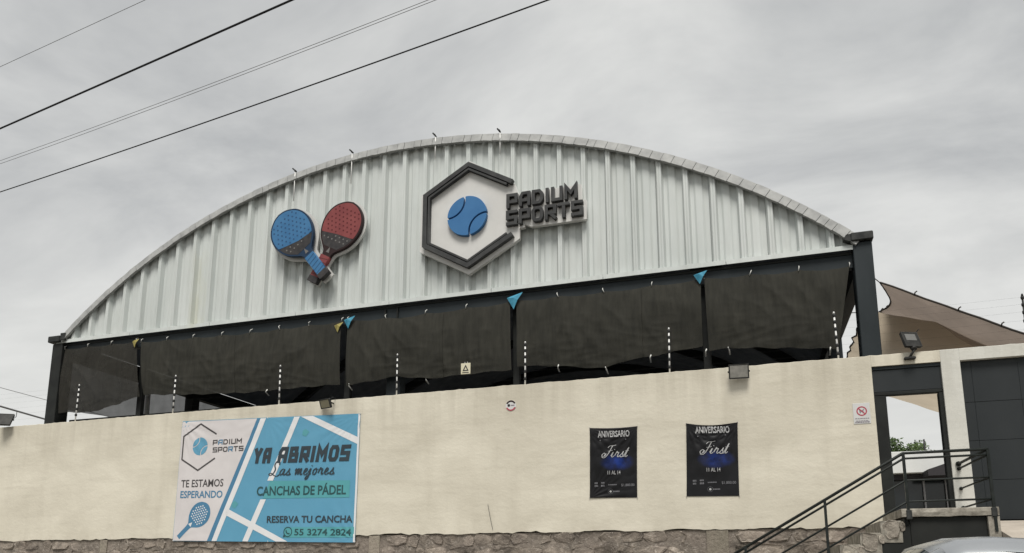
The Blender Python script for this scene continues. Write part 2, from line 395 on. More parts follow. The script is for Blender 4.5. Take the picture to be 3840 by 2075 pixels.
# ------------------------------------------------------------------ setting: ground, street, yard
struct('ground', MB().add([(-900, -600, -.12), (900, -600, -.12), (900, 1500, -.12), (-900, 1500, -.12)], [(0, 1, 2, 3)]), M['earth'])
struct('street', MB().box((-120, -7, -.11), (120, 9.2, 0)), M['asphalt'])
pv = MB()
for x0, x1 in ((-120, 3.55), (9.4, 120)): pv.box((x0, 9.35, -.1), (x1, 14.62, .13))
struct('pavement', pv, M['pave'])
kb = MB()
for k in range(-28, 10):
    if k * 1.2 > 2.2: continue
    kb.bbox((k * 1.2, 9.2, -.1), (k * 1.2 + 1.19, 9.35, .14), .012)
struct('kerb', kb, M['concrete'])
struct('yard', MB().box((-90, 14.7, -.1), (90, 75, 2.3)), M['concrete'])
struct('court_floor', MB().box((-21.2, 18.5, 2.28), (2.8, 49, 2.312)), M['turf'])
# driveway ramp rising to the garage gate
prof = [(8.2, .004), (9, .4), (10, .95), (11, 1.45), (12, 1.87), (13, 2.13), (14.45, 2.335)]
rm = MB(); rm.prism_yz([(8.2, -.09)] + prof + [(14.45, -.09)], 3.62, 9.3); struct('ramp', rm, M['ramp'])

# ------------------------------------------------------------------ boundary wall
WF = 14.48          # render face
def wtop(x): return 5.395 + .004 * (min(x, 4) - 2.3)
wall = thing('boundary_wall', 'long cream rendered wall on a rough stone plinth below the hall', 'wall', (-8, 14.6, 0))
def panel(name, x0, x1, zb, zt, m, rough_top=True, rough_bot=True, y0=WF, y1=14.68):
    n = max(2, int((x1 - x0) / .1)); nzr = 2
    mb = MB(); vs = []
    for i in range(n + 1):
        x = lerp(x0, x1, i / n)
        b = zb + (rough_bot * (.045 * nz(x * 1.3, 3) + .03 * nz(x * 6, 9) + .012 * nz(x * 17, 4)))
        t = (zt(x) if callable(zt) else zt) + (rough_top * (.010 * nz(x * 2.2, 20) + .013 * max(-.2, nz(x * 8, 5)) + .007 * nz(x * 17, 2)))
        vs += [(x, y0, b), (x, y0 + .004 * nz(x * .7, 40), (b + t) / 2), (x, y0, t - .008), (x, y0 + .012, t), (x, y1 - .012, t + .004 * nz(x * 5)), (x, y1, t - .01), (x, y1, b)]
    k = 7
    fs = [(i * k + j, (i + 1) * k + j, (i + 1) * k + (j + 1) % k, i * k + (j + 1) % k) for i in range(n) for j in range(k)]
    fs += [list(range(k)), [n * k + j for j in range(k)][::-1]]
    mb.add(vs, fs); return mb.build(name, m, wall)
panel('rendered_panel', -34, 2.32, 2.27, wtop, M['render'])
panel('door_head', 2.322, 3.448, 5.185, wtop, M['render'], True, False)
panel('pillar', 3.45, 3.75, 2.3, wtop, M['render_white'], True, False)
panel('lintel', 3.752, 9.4, 5.185, wtop, M['render_white'], True, False)
panel('pillar', 9.402, 9.9, 0, wtop, M['render_white'], True, False)
panel('rendered_panel', 9.902, 30, 0, wtop, M['render'], True, False)
MB().box((-34, 14.516, -.1), (3.6, 14.66, 2.262)).build('plinth_core', M['mortar'], wall)
# concrete tie columns in the plinth
TIES = [(-15.15, .22), (-7.72, .26), (-.55, .40), (-20.8, .3), (-26, .3)]
for x, wd in TIES:
    MB().bbox((x - wd / 2, 14.486, -.1), (x + wd / 2, 14.5145, 2.25), .008).build('tie_column', M['tie_conc'], wall)
# rubble stones: uneven courses, each stone its own block
def stone_block(mb, x0, x1, z0, z1, yf, depth=.1):
    cx, cz = (x0 + x1) / 2, (z0 + z1) / 2; hx, hz_ = (x1 - x0) / 2, (z1 - z0) / 2; n = 8; rings = []
    ang = [2 * math.pi * k / n + random.uniform(-.26, .26) for k in range(n)]
    rad = []
    for a in ang:
        c, s = math.cos(a), math.sin(a); q = (abs(c) ** 5 + abs(s) ** 5) ** (-1 / 5); rad.append(q * random.uniform(.90, 1.10))
    vs = []
    tilt = random.uniform(-.02, .02); tz = random.uniform(-.02, .02)
    for sc_, y in ((.84, yf), (.97, yf + .004), (1., yf + .018), (1., yf + depth)):
        for a, r in zip(ang, rad):
            u, v_ = math.cos(a) * r * sc_, math.sin(a) * r * sc_
            vs.append((cx + u * hx, y + u * tilt + v_ * tz + (random.uniform(-.016, .016) if y < yf + .05 else 0), cz + v_ * hz_))
    fs = [list(range(n))[::-1]] + [(r * n + k, r * n + (k + 1) % n, (r + 1) * n + (k + 1) % n, (r + 1) * n + k) for r in range(3) for k in range(n)]
    mb.add(vs, fs)
lower = MB(); nst = 0
zrow = 2.265; row = 0
while zrow > 0:
    h = random.uniform(.20, .32); x = -20.4 + random.uniform(0, .2); end = 2.2
    while x < end:
        wd = random.uniform(.22, .62)
        if not any(abs(x + wd / 2 - tx) < tw / 2 + wd / 2 for tx, tw in TIES):
            z1 = zrow - random.uniform(0, .045) * (row > 0); z0 = zrow - h + random.uniform(-.04, .03)
            yf = random.uniform(14.492, 14.515)
            tgt = lower if row > 2 or nst >= 290 else MB()
            stone_block(tgt, x + .006, x + wd - .006, max(z0, .01), z1 - .006, yf)
            if tgt is not lower: tgt.build('stone', M['stone'], wall); nst += 1
        x += wd
    zrow -= h; row += 1
tag(lower.build('rubble_stones', M['stone'], wall), kind='stuff')

# ------------------------------------------------------------------ sports hall
HY = 18.0; CX, CZ, CR = -9.18, 13.80 - 18.0, 18.0
XL, XR = -21.62, 3.11
def arch(x, dr=0.): return CZ + math.sqrt(max(0, (CR + dr) ** 2 - (x - CX) ** 2))
hall = thing('sports_hall', 'arched sports hall with white corrugated gable and dark steel columns', 'building', (-9.2, 18, 2.3))
BASE = 8.93
# corrugated sheets, two ribs each
PER = .6597; RIB0 = -20.27 - PER * 2
def prof_pts(x0):
    # one corrugation starting at rib's left edge: (dx, y)
    o = []
    yr, yp = HY - .10, HY + .035
    for d, y in ((0, yp), (.045, yr), (.09, yr), (.10, yr + .010), (.11, yr), (.155, yr), (.20, yp), (.285, yp), (.335, yp - .035), (.49, yp - .035), (.54, yp), (.6545, yp)):
        o.append((x0 + d, y))
    return o
nper = int((XR - .3 - RIB0) / PER) + 1
for s in range(0, nper, 2):
    pts = [p for j in range(2) for p in prof_pts(RIB0 + (s + j) * PER) if s + j < nper]
    dz = random.uniform(-.006, .006); dyp = random.uniform(-.004, .004)
    vs = []; pts = [(x, y) for x, y in pts if XL + .45 < x < XR - .1]
    if len(pts) < 3: continue
    ncol = []
    for x, y in pts:
        zt = arch(x, -.03)
        zb = BASE + .09 + dz
        if zt < zb + .02: zt = zb + .02
        ncol.append((x, y + dyp, zb, zt))
    for x, y, zb, zt in ncol: vs += [(x, y, zb), (x, y, zt), (x, y + .012, zt), (x, y + .012, zb)]
    n = len(ncol)
    fs = [(i * 4 + j, (i + 1) * 4 + j, (i + 1) * 4 + (j + 1) % 4, i * 4 + (j + 1) % 4) for i in range(n - 1) for j in range(4)]
    fs += [(0, 1, 2, 3), ((n - 1) * 4 + 3, (n - 1) * 4 + 2, (n - 1) * 4 + 1, (n - 1) * 4)]
    MB().add(vs, fs).build('cladding_sheet', M['clad'], hall)
# bottom drip trim of the gable, in lengths
x = XL + .12
while x < XR - .1:
    x1 = min(x + 3.05, XR - .08)
    MB().prism_yz([(HY - .125, BASE - .03), (HY - .118, BASE - .032), (HY - .113, BASE + .075), (HY - .02, BASE + .105), (HY - .02, BASE + .115), (HY - .121, BASE + .085)], x, x1 - .012).build('drip_trim', M['clad'], hall)
    x = x1
# arched verge flashing, in short lapped pieces
a0 = math.acos((XR - .2 - CX) / CR); a1 = math.pi - math.acos((CX - (XL + .28)) / CR)
a = a0; k = 0
while a < a1:
    da = random.choice([.30, .32, .34, .22, .36]) / CR; b = min(a + da, a1)
    yo = (.0035 if k % 2 else 0) + random.uniform(0, .004); g = .006 / CR
    vs = []
    for t in (a + g, (a + b) / 2, b - g):
        c, s_ = math.cos(t), math.sin(t)
        for r, y in ((CR + .025 + yo, HY - .135 - yo), (CR - .215 + random.uniform(-.008, .008), HY - .20 - yo), (CR - .225, HY - .122), (CR - .0 + yo, HY - .115), (CR + .0, HY + .3), (CR + .025 + yo, HY + .3)):
            vs.append((CX + r * c, y, CZ + r * s_))
    fs = [(i * 6 + j, (i + 1) * 6 + j, (i + 1) * 6 + (j + 1) % 6, i * 6 + (j + 1) % 6) for i in range(2) for j in range(6)] + [(0, 1, 2, 3, 4, 5), (17, 16, 15, 14, 13, 12)]
    MB().add(vs, fs).build('verge_flashing', M['flash'], hall)
    a = b; k += 1
# roof vault
vs = []; fs = []; n = 40
for i in range(n + 1):
    t = lerp(a0, a1, i / n); c, s_ = math.cos(t), math.sin(t)
    for r, y in ((CR - .03, HY + .02), (CR - .03, 48), (CR - .09, 48), (CR - .09, HY + .02)): vs.append((CX + r * c, y, CZ + r * s_))
fo = []; fi = []
for i in range(n):
    for j in range(4): (fi if j == 2 else fo).append((i * 4 + j, (i + 1) * 4 + j, (i + 1) * 4 + (j + 1) % 4, i * 4 + (j + 1) % 4))
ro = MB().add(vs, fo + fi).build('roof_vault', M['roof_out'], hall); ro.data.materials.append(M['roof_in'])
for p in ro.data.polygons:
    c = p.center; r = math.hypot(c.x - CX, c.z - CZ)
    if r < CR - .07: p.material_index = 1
# arched ribs and purlins under the vault
for y in (24, 30, 36, 42, 47.8):
    vs = []
    for i in range(25):
        t = lerp(a0, a1, i / 24); c, s_ = math.cos(t), math.sin(t)
        for r, yy in ((CR - .1, y), (CR - .5, y), (CR - .5, y + .2), (CR - .1, y + .2)): vs.append((CX + r * c, yy, CZ + r * s_))
    fs = [(i * 4 + j, (i + 1) * 4 + j, (i + 1) * 4 + (j + 1) % 4, i * 4 + (j + 1) % 4) for i in range(24) for j in range(4)] + [(0, 1, 2, 3), (99, 98, 97, 96)]
    MB().add(vs, fs).build('roof_rib', M['steel_black'], hall)
# back gable and back mesh
vs = [(XL + .3, 48.2, 8.9)] + [(lerp(XL + .35, XR - .3, i / 24), 48.2, max(8.95, arch(lerp(XL + .35, XR - .3, i / 24), -.1))) for i in range(25)] + [(XR - .3, 48.2, 8.9)]
MB().prism_xz([(x_, z_) for x_, _, z_ in vs], 48.2, 48.25).build('back_gable', M['roof_in'], hall)
MB().box((XL + .3, 48.3, 2.31), (XR - .3, 48.36, 8.9)).build('back_screen', M['bld_dark'], hall)
# columns: corner pair, middle column, posts, side rows
MB().bbox((XL, HY - .14, 2.3), (XL + .42, HY + .34, 8.88), .015).build('column', M['steel_black'], hall)
cr_ = MB().bbox((2.70, HY - .14, 2.3), (3.11, HY + .30, 9.06), .015).build('column', M['steel'], hall)
MB().bbox((-9.49, HY + .20, 2.3), (-9.05, HY + .55, 8.55), .015).build('column', M['steel'], hall)
for x_ in (-18.17, -10.73, -5.65, -.72): MB().bbox((x_ - .09, HY + .2, 2.3), (x_ + .09, HY + .36, 8.55), .01).build('post', M['steel_black'], hall)
for y in (24, 30, 36, 42, 47.8):
    MB().bbox((XL + .02, y, 2.3), (XL + .42, y + .4, 8.9), .015).build('column', M['steel_black'], hall)
    MB().bbox((2.72, y, 2.3), (3.09, y + .4, 8.9), .015).build('column', M['steel'], hall)
# front beam, lower lip, side eaves beams
MB().bbox((XL + .42, HY + .02, 8.50), (2.698, HY + .19, BASE - .035), .012).build('front_beam', M['steel'], hall)
MB().box((XL + .43, HY - .01, BASE - .10), (2.69, HY + .018, BASE - .04)).build('beam_lip', M['steel_black'], hall)
MB().bbox((XL + .08, HY + .36, 8.45), (XL + .38, 48, 8.98), .012).build('eaves_beam', M['steel_black'], hall)
MB().bbox((2.74, HY + .32, 8.45), (3.04, 48, 8.9), .012).build('eaves_beam', M['steel_black'], hall)
for z_ in (6.35,): MB().bbox((XL + .43, HY + .40, z_ - .06), (2.69, HY + .50, z_ + .06), .01).build('rail_beam', M['steel_black'], hall)
for x_, z0, z1 in ((-9.47, 8.5, 8.93), (-9.09, 8.5, 8.95)): MB().box((x_ - .02, HY - .03, z0), (x_ + .02, HY + .018, z1 - .12)).build('cleat', M['steel_black'], hall)
# gutter ends on the corner columns
g = MB().bbox((XL - .13, HY - .24, 8.93), (XL + .36, HY + .4, 9.14), .02); g.bbox((XL + .365, HY - .22, 8.97), (XL + .56, HY - .127, 9.22), .015); g.build('gutter_end', M['gutter'], hall)
g = MB().bbox((2.66, HY - .24, 9.07), (3.14, HY + .4, 9.27), .02); g.prism_xz([(2.50, 9.13), (2.655, 9.06), (2.655, 9.25), (2.56, 9.24)], HY - .225, HY - .05); g.build('gutter_end', M['gutter'], hall)
# hanger rods hooked over the verge
for x_, zl in ((-12.61, 12.55), (-10.66, 12.8), (-7.96, 13.1), (-6.0, 12.9)):
    zt = arch(x_) + .06
    h_ = MB().tube([(x_, HY - .165, zl), (x_, HY - .165, zt)], .016, 6).build('hanger_rod', M['white_paint'], hall)
    MB().tube([(x_ + .01, HY - .165, zt - .02), (x_ - .02, HY - .18, zt + .05), (x_ - .07, HY - .2, zt + .09), (x_ - .03, HY - .05, zt + .06)], .022, 6).build('hook', M['gutter'], h_)
# pale upright inside the left bay
MB().tube([(-21.35, 21.9, 2.3), (-21.45, 21.9, 8.3)], .09, 8).build('pale_upright', M['white_paint'], hall)

# ------------------------------------------------------------------ shade nets
def ip(tab, x):
    if x <= tab[0][0]: return tab[0][1]
    for (xa, a_), (xb, b_) in zip(tab, tab[1:]):
        if x <= xb:
            t = (x - xa) / (xb - xa); return lerp(a_, b_, t)
    return tab[-1][1]
def net(label, x0t, x1t, x0b, x1b, top, bot, m, seed, ties_b, patches, name='shade_net', y=HY - .05, group='shade nets across the hall front'):
    root = thing(name, label, 'shade net', ((x0t + x1t) / 2, y, 6.7), group)
    nx = int((x1t - x0t) / .05); nr = 48; vs = []
    span = x1t - x0t; nt_ = max(2, round(span / 1.1))
    for j in range(nr + 1):
        v = j / nr
        for i in range(nx + 1):
            u = i / nx; xt = lerp(x0t, x1t, u); xb = lerp(x0b, x1b, u); x_ = lerp(xt, xb, v)
            zt = ip(top, xt) - .05 * abs(math.sin(math.pi * u * nt_)); zb = ip(bot, xb) - .08 + .03 * math.sin(math.pi * u * nt_ * 1.3) ** 2
            z_ = lerp(zt, zb, v)
            e = 4 * v * (1 - v); eu = min(1, 6 * u, 6 * (1 - u))
            # creases: sharp ridges dragged along both diagonals from the ties, fine hanging pleats, broad belly
            rg = lambda f: (1 - min(1, abs(f) * 2.2)) ** 2
            p = .05 * e * nz(x_ * 1.1 + seed, z_ * .7) - .06 * e
            dg = max(0, min(1, .5 + 2.5 * nz(x_ * .35, seed * 1.7)))   # which way the cloth is dragged
            p -= .032 * dg * e * eu * rg(nz((x_ + z_ * .8) * 1.5, (x_ - z_) * .4, seed)) + .03 * (1 - dg) * e * eu * rg(nz((x_ - z_ * .7) * 1.7, (x_ + z_) * .45, seed + 4))
            p -= .03 * eu * rg(nz(x_ * 2.6, z_ * .55 + x_ * .3, seed + 8)) + .016 * v * eu * rg(nz(x_ * 1.2, z_ * 4.5, seed + 2))
            p += .010 * nz(x_ * 9, z_ * 2.5, seed) + .02 * (v ** 1.5) * nz(x_ * 7, z_ * 1.6, seed) + .012 * ((1 - v) ** 2) * nz(x_ * 9, seed)
            vs.append((x_, y + p, z_))
    fs = [(j * (nx + 1) + i, j * (nx + 1) + i + 1, (j + 1) * (nx + 1) + i + 1, (j + 1) * (nx + 1) + i) for j in range(nr) for i in range(nx)]
    o = MB().add(vs, fs, True).build('net_cloth', m, root)
    # seams
    for u in [.5 + random.uniform(-.2, .2)] if span > 4 else []:
        i = max(1, min(nx - 1, int(u * nx)))
        MB().tube([Vector(vs[j * (nx + 1) + i]) + Vector((0, -.006, 0)) for j in range(0, nr + 1, 2)], .006, 4).build('seam', M['net'], o)
    for k in range(nt_ + 1):   # ties along the top
        i = min(nx, int(k / nt_ * nx)); p = Vector(vs[i]); d = random.uniform(-.04, .04)
        MB().tube([p + Vector((0, -.02, -.03)), p + Vector((d, -.03, .06)), p + Vector((d * 1.4, .05, .12))], .011, 5).build('tie', M['tie'], root)
    for xb in ties_b:          # ties along the foot
        zb = ip(bot, xb) - .08; d = random.uniform(-.03, .03)
        MB().tube([(xb, y - .03, zb + .05), (xb + d, y - .06, zb - .03), (xb + d * 1.5, y + .12, zb - .10)], .017, 5).build('tie', M['tie'], root)
    for (px, pz, s_, mm) in patches:
        s_ *= .85
        MB().add([(px - .17 * s_, y - .05, pz + .08 * s_), (px + .22 * s_, y - .06, pz + .18 * s_), (px + .10 * s_, y - .10, pz - .01), (px + .0, y - .07, pz - .22 * s_), (px - .01 * s_, y - .12, pz + .06)],
                 [(0, 4, 3), (4, 1, 2), (4, 2, 3), (0, 1, 4)]).build('corner_patch', mm, root)
    return root
net('sagging see-through dark net in the leftmost bay of the hall', -21.15, -18.2, -21.15, -17.9, [(-21.2, 8.72), (-18.2, 8.7)], [(-21.2, 6.62), (-19.8, 6.55), (-18.8, 6.72), (-17.9, 6.95)], M['net_thin'], 3, [], [(-18.22, 8.62, .85, M['tarp_yellow'])])
net('widest dark net with yellow scrap at its right top corner', -18.03, -10.84, -17.75, -10.8, [(-18, 8.66), (-14, 8.56), (-10.8, 8.6)], [(-17.8, 6.98), (-16, 6.85), (-14, 6.76), (-10.8, 6.78)], M['net'], 11, [-13.2], [(-10.92, 8.4, .9, M['tarp_yellow'])])
net('dark net over the middle steel column with blue scrap at its left corner', -10.62, -5.74, -10.6, -5.7, [(-10.6, 8.6), (-9, 8.52), (-5.7, 8.6)], [(-10.6, 6.72), (-9, 6.86), (-8.1, 6.72), (-5.7, 6.78)], M['net'], 23, [-10.5, -8.14], [(-10.58, 8.52, 1.1, M['tarp_blue'])])
net('dark creased net behind the yellow warning plate, blue scrap at its left corner', -5.56, -.78, -5.54, -.8, [(-5.6, 8.62), (-3, 8.58), (-.7, 8.64)], [(-5.5, 6.86), (-4.4, 6.76), (-3.2, 6.60), (-2.9, 6.72), (-2.06, 6.81), (-.7, 6.98)], M['net'], 31, [-4.42, -3.2, -2.06], [(-5.62, 8.6, 1.35, M['tarp_blue'])])
net('rightmost dark net beside the right corner column', -.69, 2.60, -.66, 2.22, [(-.7, 8.64), (2.6, 8.52)], [(-.7, 6.84), (0, 6.84), (1.2, 6.72), (2.3, 6.6)], M['net'], 47, [-.72, -.21, 2.05], [(-.80, 8.66, 1.0, M['tarp_blue'])])
# side net on the far-left flank, seen through the first bay
sn = MB(); vs = []; nx = 40
for j in range(9):
    for i in range(nx + 1):
        y_ = lerp(18.6, 47.5, i / nx); zt = 8.6; zb = 6.9 + .25 * nz(y_ * .3, 2); z_ = lerp(zt, zb, j / 8)
        vs.append((XL + .1 + .1 * nz(y_ * .5, z_), y_, z_))
sn.add(vs, [(j * (nx + 1) + i, j * (nx + 1) + i + 1, (j + 1) * (nx + 1) + i + 1, (j + 1) * (nx + 1) + i) for j in range(8) for i in range(nx)], True)
tag(sn.build('side_net', M['net_side']), 'thin dark net along the far left flank inside the hall', 'shade net')

# ------------------------------------------------------------------ logo sign
YS = HY - .42
sign = thing('logo_sign', 'broken hexagon logo sign with blue ball and grey block letters', 'sign', (-6.85, YS, 9.5))
hc = (-6.85, 11.13); RH = 1.57
def hexpt(k, r): return (hc[0] + r * math.cos(R(90 + 60 * k)), hc[1] + r * math.sin(R(90 + 60 * k)))
back = [hexpt(0, 1.66), hexpt(1, 1.69), hexpt(2, 1.71), hexpt(3, 1.70), (-5.40, 10.27), (-5.40, 10.56), (-5.26, 10.575), (-5.26, 10.66), (-5.08, 10.56), (-3.57, 10.55), (-3.57, 11.10), (-3.70, 11.12), (-3.70, 11.56), (-5.44, 11.56), (-5.53, 11.86)]
extrude2d('backing_board', [back], HY - .26, .12, M['acrylic'], sign)
def lerp2(p, q, t): return (lerp(p[0], q[0], t), lerp(p[1], q[1], t))
for r, wd, nm in ((1.49, .115, 'outer_bar'), (1.355, .05, 'inner_bar')):
    pl = [lerp2(hexpt(0, r), hexpt(5, r), .985 if r > 1.4 else .95), hexpt(0, r), hexpt(1, r), hexpt(2, r), hexpt(3, r), lerp2(hexpt(3, r), hexpt(4, r), .985 if r > 1.4 else .95)]
    extrude2d(nm, stroke(pl, wd), HY - (.40 if r > 1.4 else .385), .139 if r > 1.4 else .124, M['letter'], sign, .004)
# ball: three pieces split by two seam gaps
bc = (-6.885, 11.10); br = .57
def ball_pieces(c, r, gap):
    def arc_x(z, off): return off
    d = 1.28 * r; rr = .86 * r; ang = R(45); pieces = []
    s1 = (c[0] - d * math.cos(R(40)), c[1] + d * math.sin(R(40))); s2 = (c[0] + d * math.cos(R(40)), c[1] - d * math.sin(R(40)))
    def inside(p, q, rad): return math.hypot(p[0] - q[0], p[1] - q[1]) < rad
    N = 120; cir = circle(c[0], c[1], r, N)
    out_ = []
    for s in (s1, s2):
        arc_in = [p for p in circle(s[0], s[1], rr - gap, 160) if inside(p, c, r)]
        ce = [p for p in cir if inside(p, s, rr - gap)]
        a0_ = math.atan2(s[1] - c[1], s[0] - c[0])
        def angd(p, o, base): return (math.atan2(p[1] - o[1], p[0] - o[0]) - base + math.pi) % (2 * math.pi) - math.pi
        ce.sort(key=lambda p: angd(p, c, a0_)); arc_in.sort(key=lambda p: angd(p, s, a0_ + math.pi))
        out_.append(ce + arc_in)
    mid_c = []
    arcs = {}
    for q, s in enumerate((s1, s2)):
        a0_ = math.atan2(s[1] - c[1], s[0] - c[0])
        ar = [p for p in circle(s[0], s[1], rr + gap, 160) if inside(p, c, r)]
        ar.sort(key=lambda p: ((math.atan2(p[1] - s[1], p[0] - s[0]) - a0_ - math.pi + math.pi) % (2 * math.pi) - math.pi)); arcs[q] = ar
    keep = [p for p in cir if not inside(p, s1, rr + gap) and not inside(p, s2, rr + gap)]
    # order round the ball: walk the circle by angle, inserting the arcs
    b1 = math.atan2(s1[1] - c[1], s1[0] - c[0])
    keep.sort(key=lambda p: (math.atan2(p[1] - c[1], p[0] - c[0]) - b1) % (2 * math.pi))
    b2 = (math.atan2(s2[1] - c[1], s2[0] - c[0]) - b1) % (2 * math.pi)
    first = [p for p in keep if (math.atan2(p[1] - c[1], p[0] - c[0]) - b1) % (2 * math.pi) < b2]; second = keep[len(first):]
    mid_ = first + arcs[1] [::-1][::-1] + second + arcs[0]
    def fix(arc, start): return arc if math.dist(arc[0], start) < math.dist(arc[-1], start) else arc[::-1]
    mid_ = first + fix(arcs[1], first[-1]) + second + fix(arcs[0], second[-1])
    res = [mid_]
    for q, s in enumerate((s1, s2)):
        o_ = out_[q]; ncir = len([p for p in o_ if abs(math.dist(p, c) - r) < 1e-6]); ce = o_[:ncir]; ar = o_[ncir:]
        res.append(ce + fix(ar, ce[-1]))
    return res
for pc in ball_pieces(bc, br, .03): extrude2d('ball_piece', [pc], HY - .375, .114, M['sign_blue'], sign, .004)
GL = {'P': [((0, 0), (0, 1)), ((0, 1), (1, 1), (1, .40), (.0, .40))], 'A': [((0, 0), (0, .72), (.25, 1), (1, 1), (1, 0)), ((0, .38), (1, .38))],
      'D': ['c', ((0, 0), (0, 1), (.72, 1), (1, .75), (1, .25), (.72, 0))], 'I': [((.5, 0), (.5, 1))], 'U': [((0, 1), (0, 0), (1, 0), (1, 1))],
      'M': [((0, 0), (0, 1), (.5, .42), (1, 1), (1, 0))], 'S': [((1, 1), (0, 1), (0, .5), (1, .5), (1, 0), (0, 0))], 'O': ['c', ((0, .2), (0, .8), (.2, 1), (.8, 1), (1, .8), (1, .2), (.8, 0), (.2, 0))],
      'R': [((0, 0), (0, 1)), ((0, 1), (1, 1), (1, .42), (0, .42)), ((.45, .42), (1, 0))], 'T': [((0, 1), (1, 1)), ((.5, 1), (.5, 0))],
      'Y': [((0, 1), (.5, .42), (1, 1)), ((.5, .42), (.5, 0))], 'B': [((0, 0), (0, 1)), ((0, 1), (.85, 1), (.85, .5), (0, .5)), ((0, .5), (1, .5), (1, 0), (0, 0))]}
def glyph_strokes(ch, x0, z0, w_, h_, th):
    d = GL[ch]; cl = d[0] == 'c'; res = []
    for s in (d[1:] if cl else d):
        pts = []
        for j, (u, v) in enumerate(s):
            # bars and second strokes start clear of the stem they butt against
            pts.append((x0 + th / 2 + u * (w_ - th), z0 + th / 2 + v * (h_ - th)))
        if not cl:
            def ext(p, q, e): dd = Vector(q) - Vector(p); dd.normalize(); return (q[0] + dd.x * e, q[1] + dd.y * e)
            pts = [ext(pts[1], pts[0], th / 2)] + pts[1:-1] + [ext(pts[-2], pts[-1], th / 2)]
        res.append(stroke(pts, th, cl))
    return res
def block_word(word, xa, xb, z0, h_, th, fn):
    ws = [.40 if c == 'I' else 1.12 if c == 'M' else 1 for c in word]; gap = .16; tot = sum(ws) + gap * (len(word) - 1); k = (xb - xa) / tot; x_ = xa
    for c, q in zip(word, ws):
        fn(c, glyph_strokes(c, x_, z0, q * k, h_, th)); x_ += (q + gap) * k
def put_letter(c, sts):
    root = None
    for i, lo in enumerate(sts):
        o = extrude2d('letter' if i == 0 else 'letter_stroke', lo, HY - .385 + .004 * i, .124 - .004 * i, M['letter'], sign if root is None else root, .004)
        root = root or o
block_word('PADIUM', -5.74, -3.79, 11.13, .405, .078, put_letter)
block_word('SPORTS', -5.75, -3.65, 10.635, .415, .078, put_letter)

# ------------------------------------------------------------------ racket sign
HW = [(0, .135), (.80, .135), (1.0, .175), (1.16, .32), (1.32, .475), (1.5, .585), (1.7, .655), (1.92, .68), (2.12, .655), (2.3, .585), (2.45, .475), (2.57, .32), (2.64, .18), (2.675, .0)]
def racket_outline(grow=0., y0=0.):
    h_ = [Vector((wd, yy)) for yy, wd in HW]
    sp = [h_[0], h_[1]] + spline([(p.x, p.y) for p in h_[1:]], 4)[1:]
    right = [(p.x, p.y) for p in sp]; left = [(-x_, y_) for x_, y_ in right[::-1] if x_ > 1e-6]
    pts = right + left
    if grow:
        n = len(pts); o = []
        for i in range(n):
            a_, b_, c_ = Vector(pts[i - 1]), Vector(pts[i]), Vector(pts[(i + 1) % n]); d0 = (b_ - a_); d1 = (c_ - b_)
            if d0.length < 1e-6: d0 = d1
            if d1.length < 1e-6: d1 = d0
            nn = Vector((d0.normalized().y + d1.normalized().y, -d0.normalized().x - d1.normalized().x)); nn.normalize(); o.append(tuple(b_ + nn * grow))
        return o
    return pts
disc_me = curve_mesh([circle(0, 0, .026, 10)], .006)
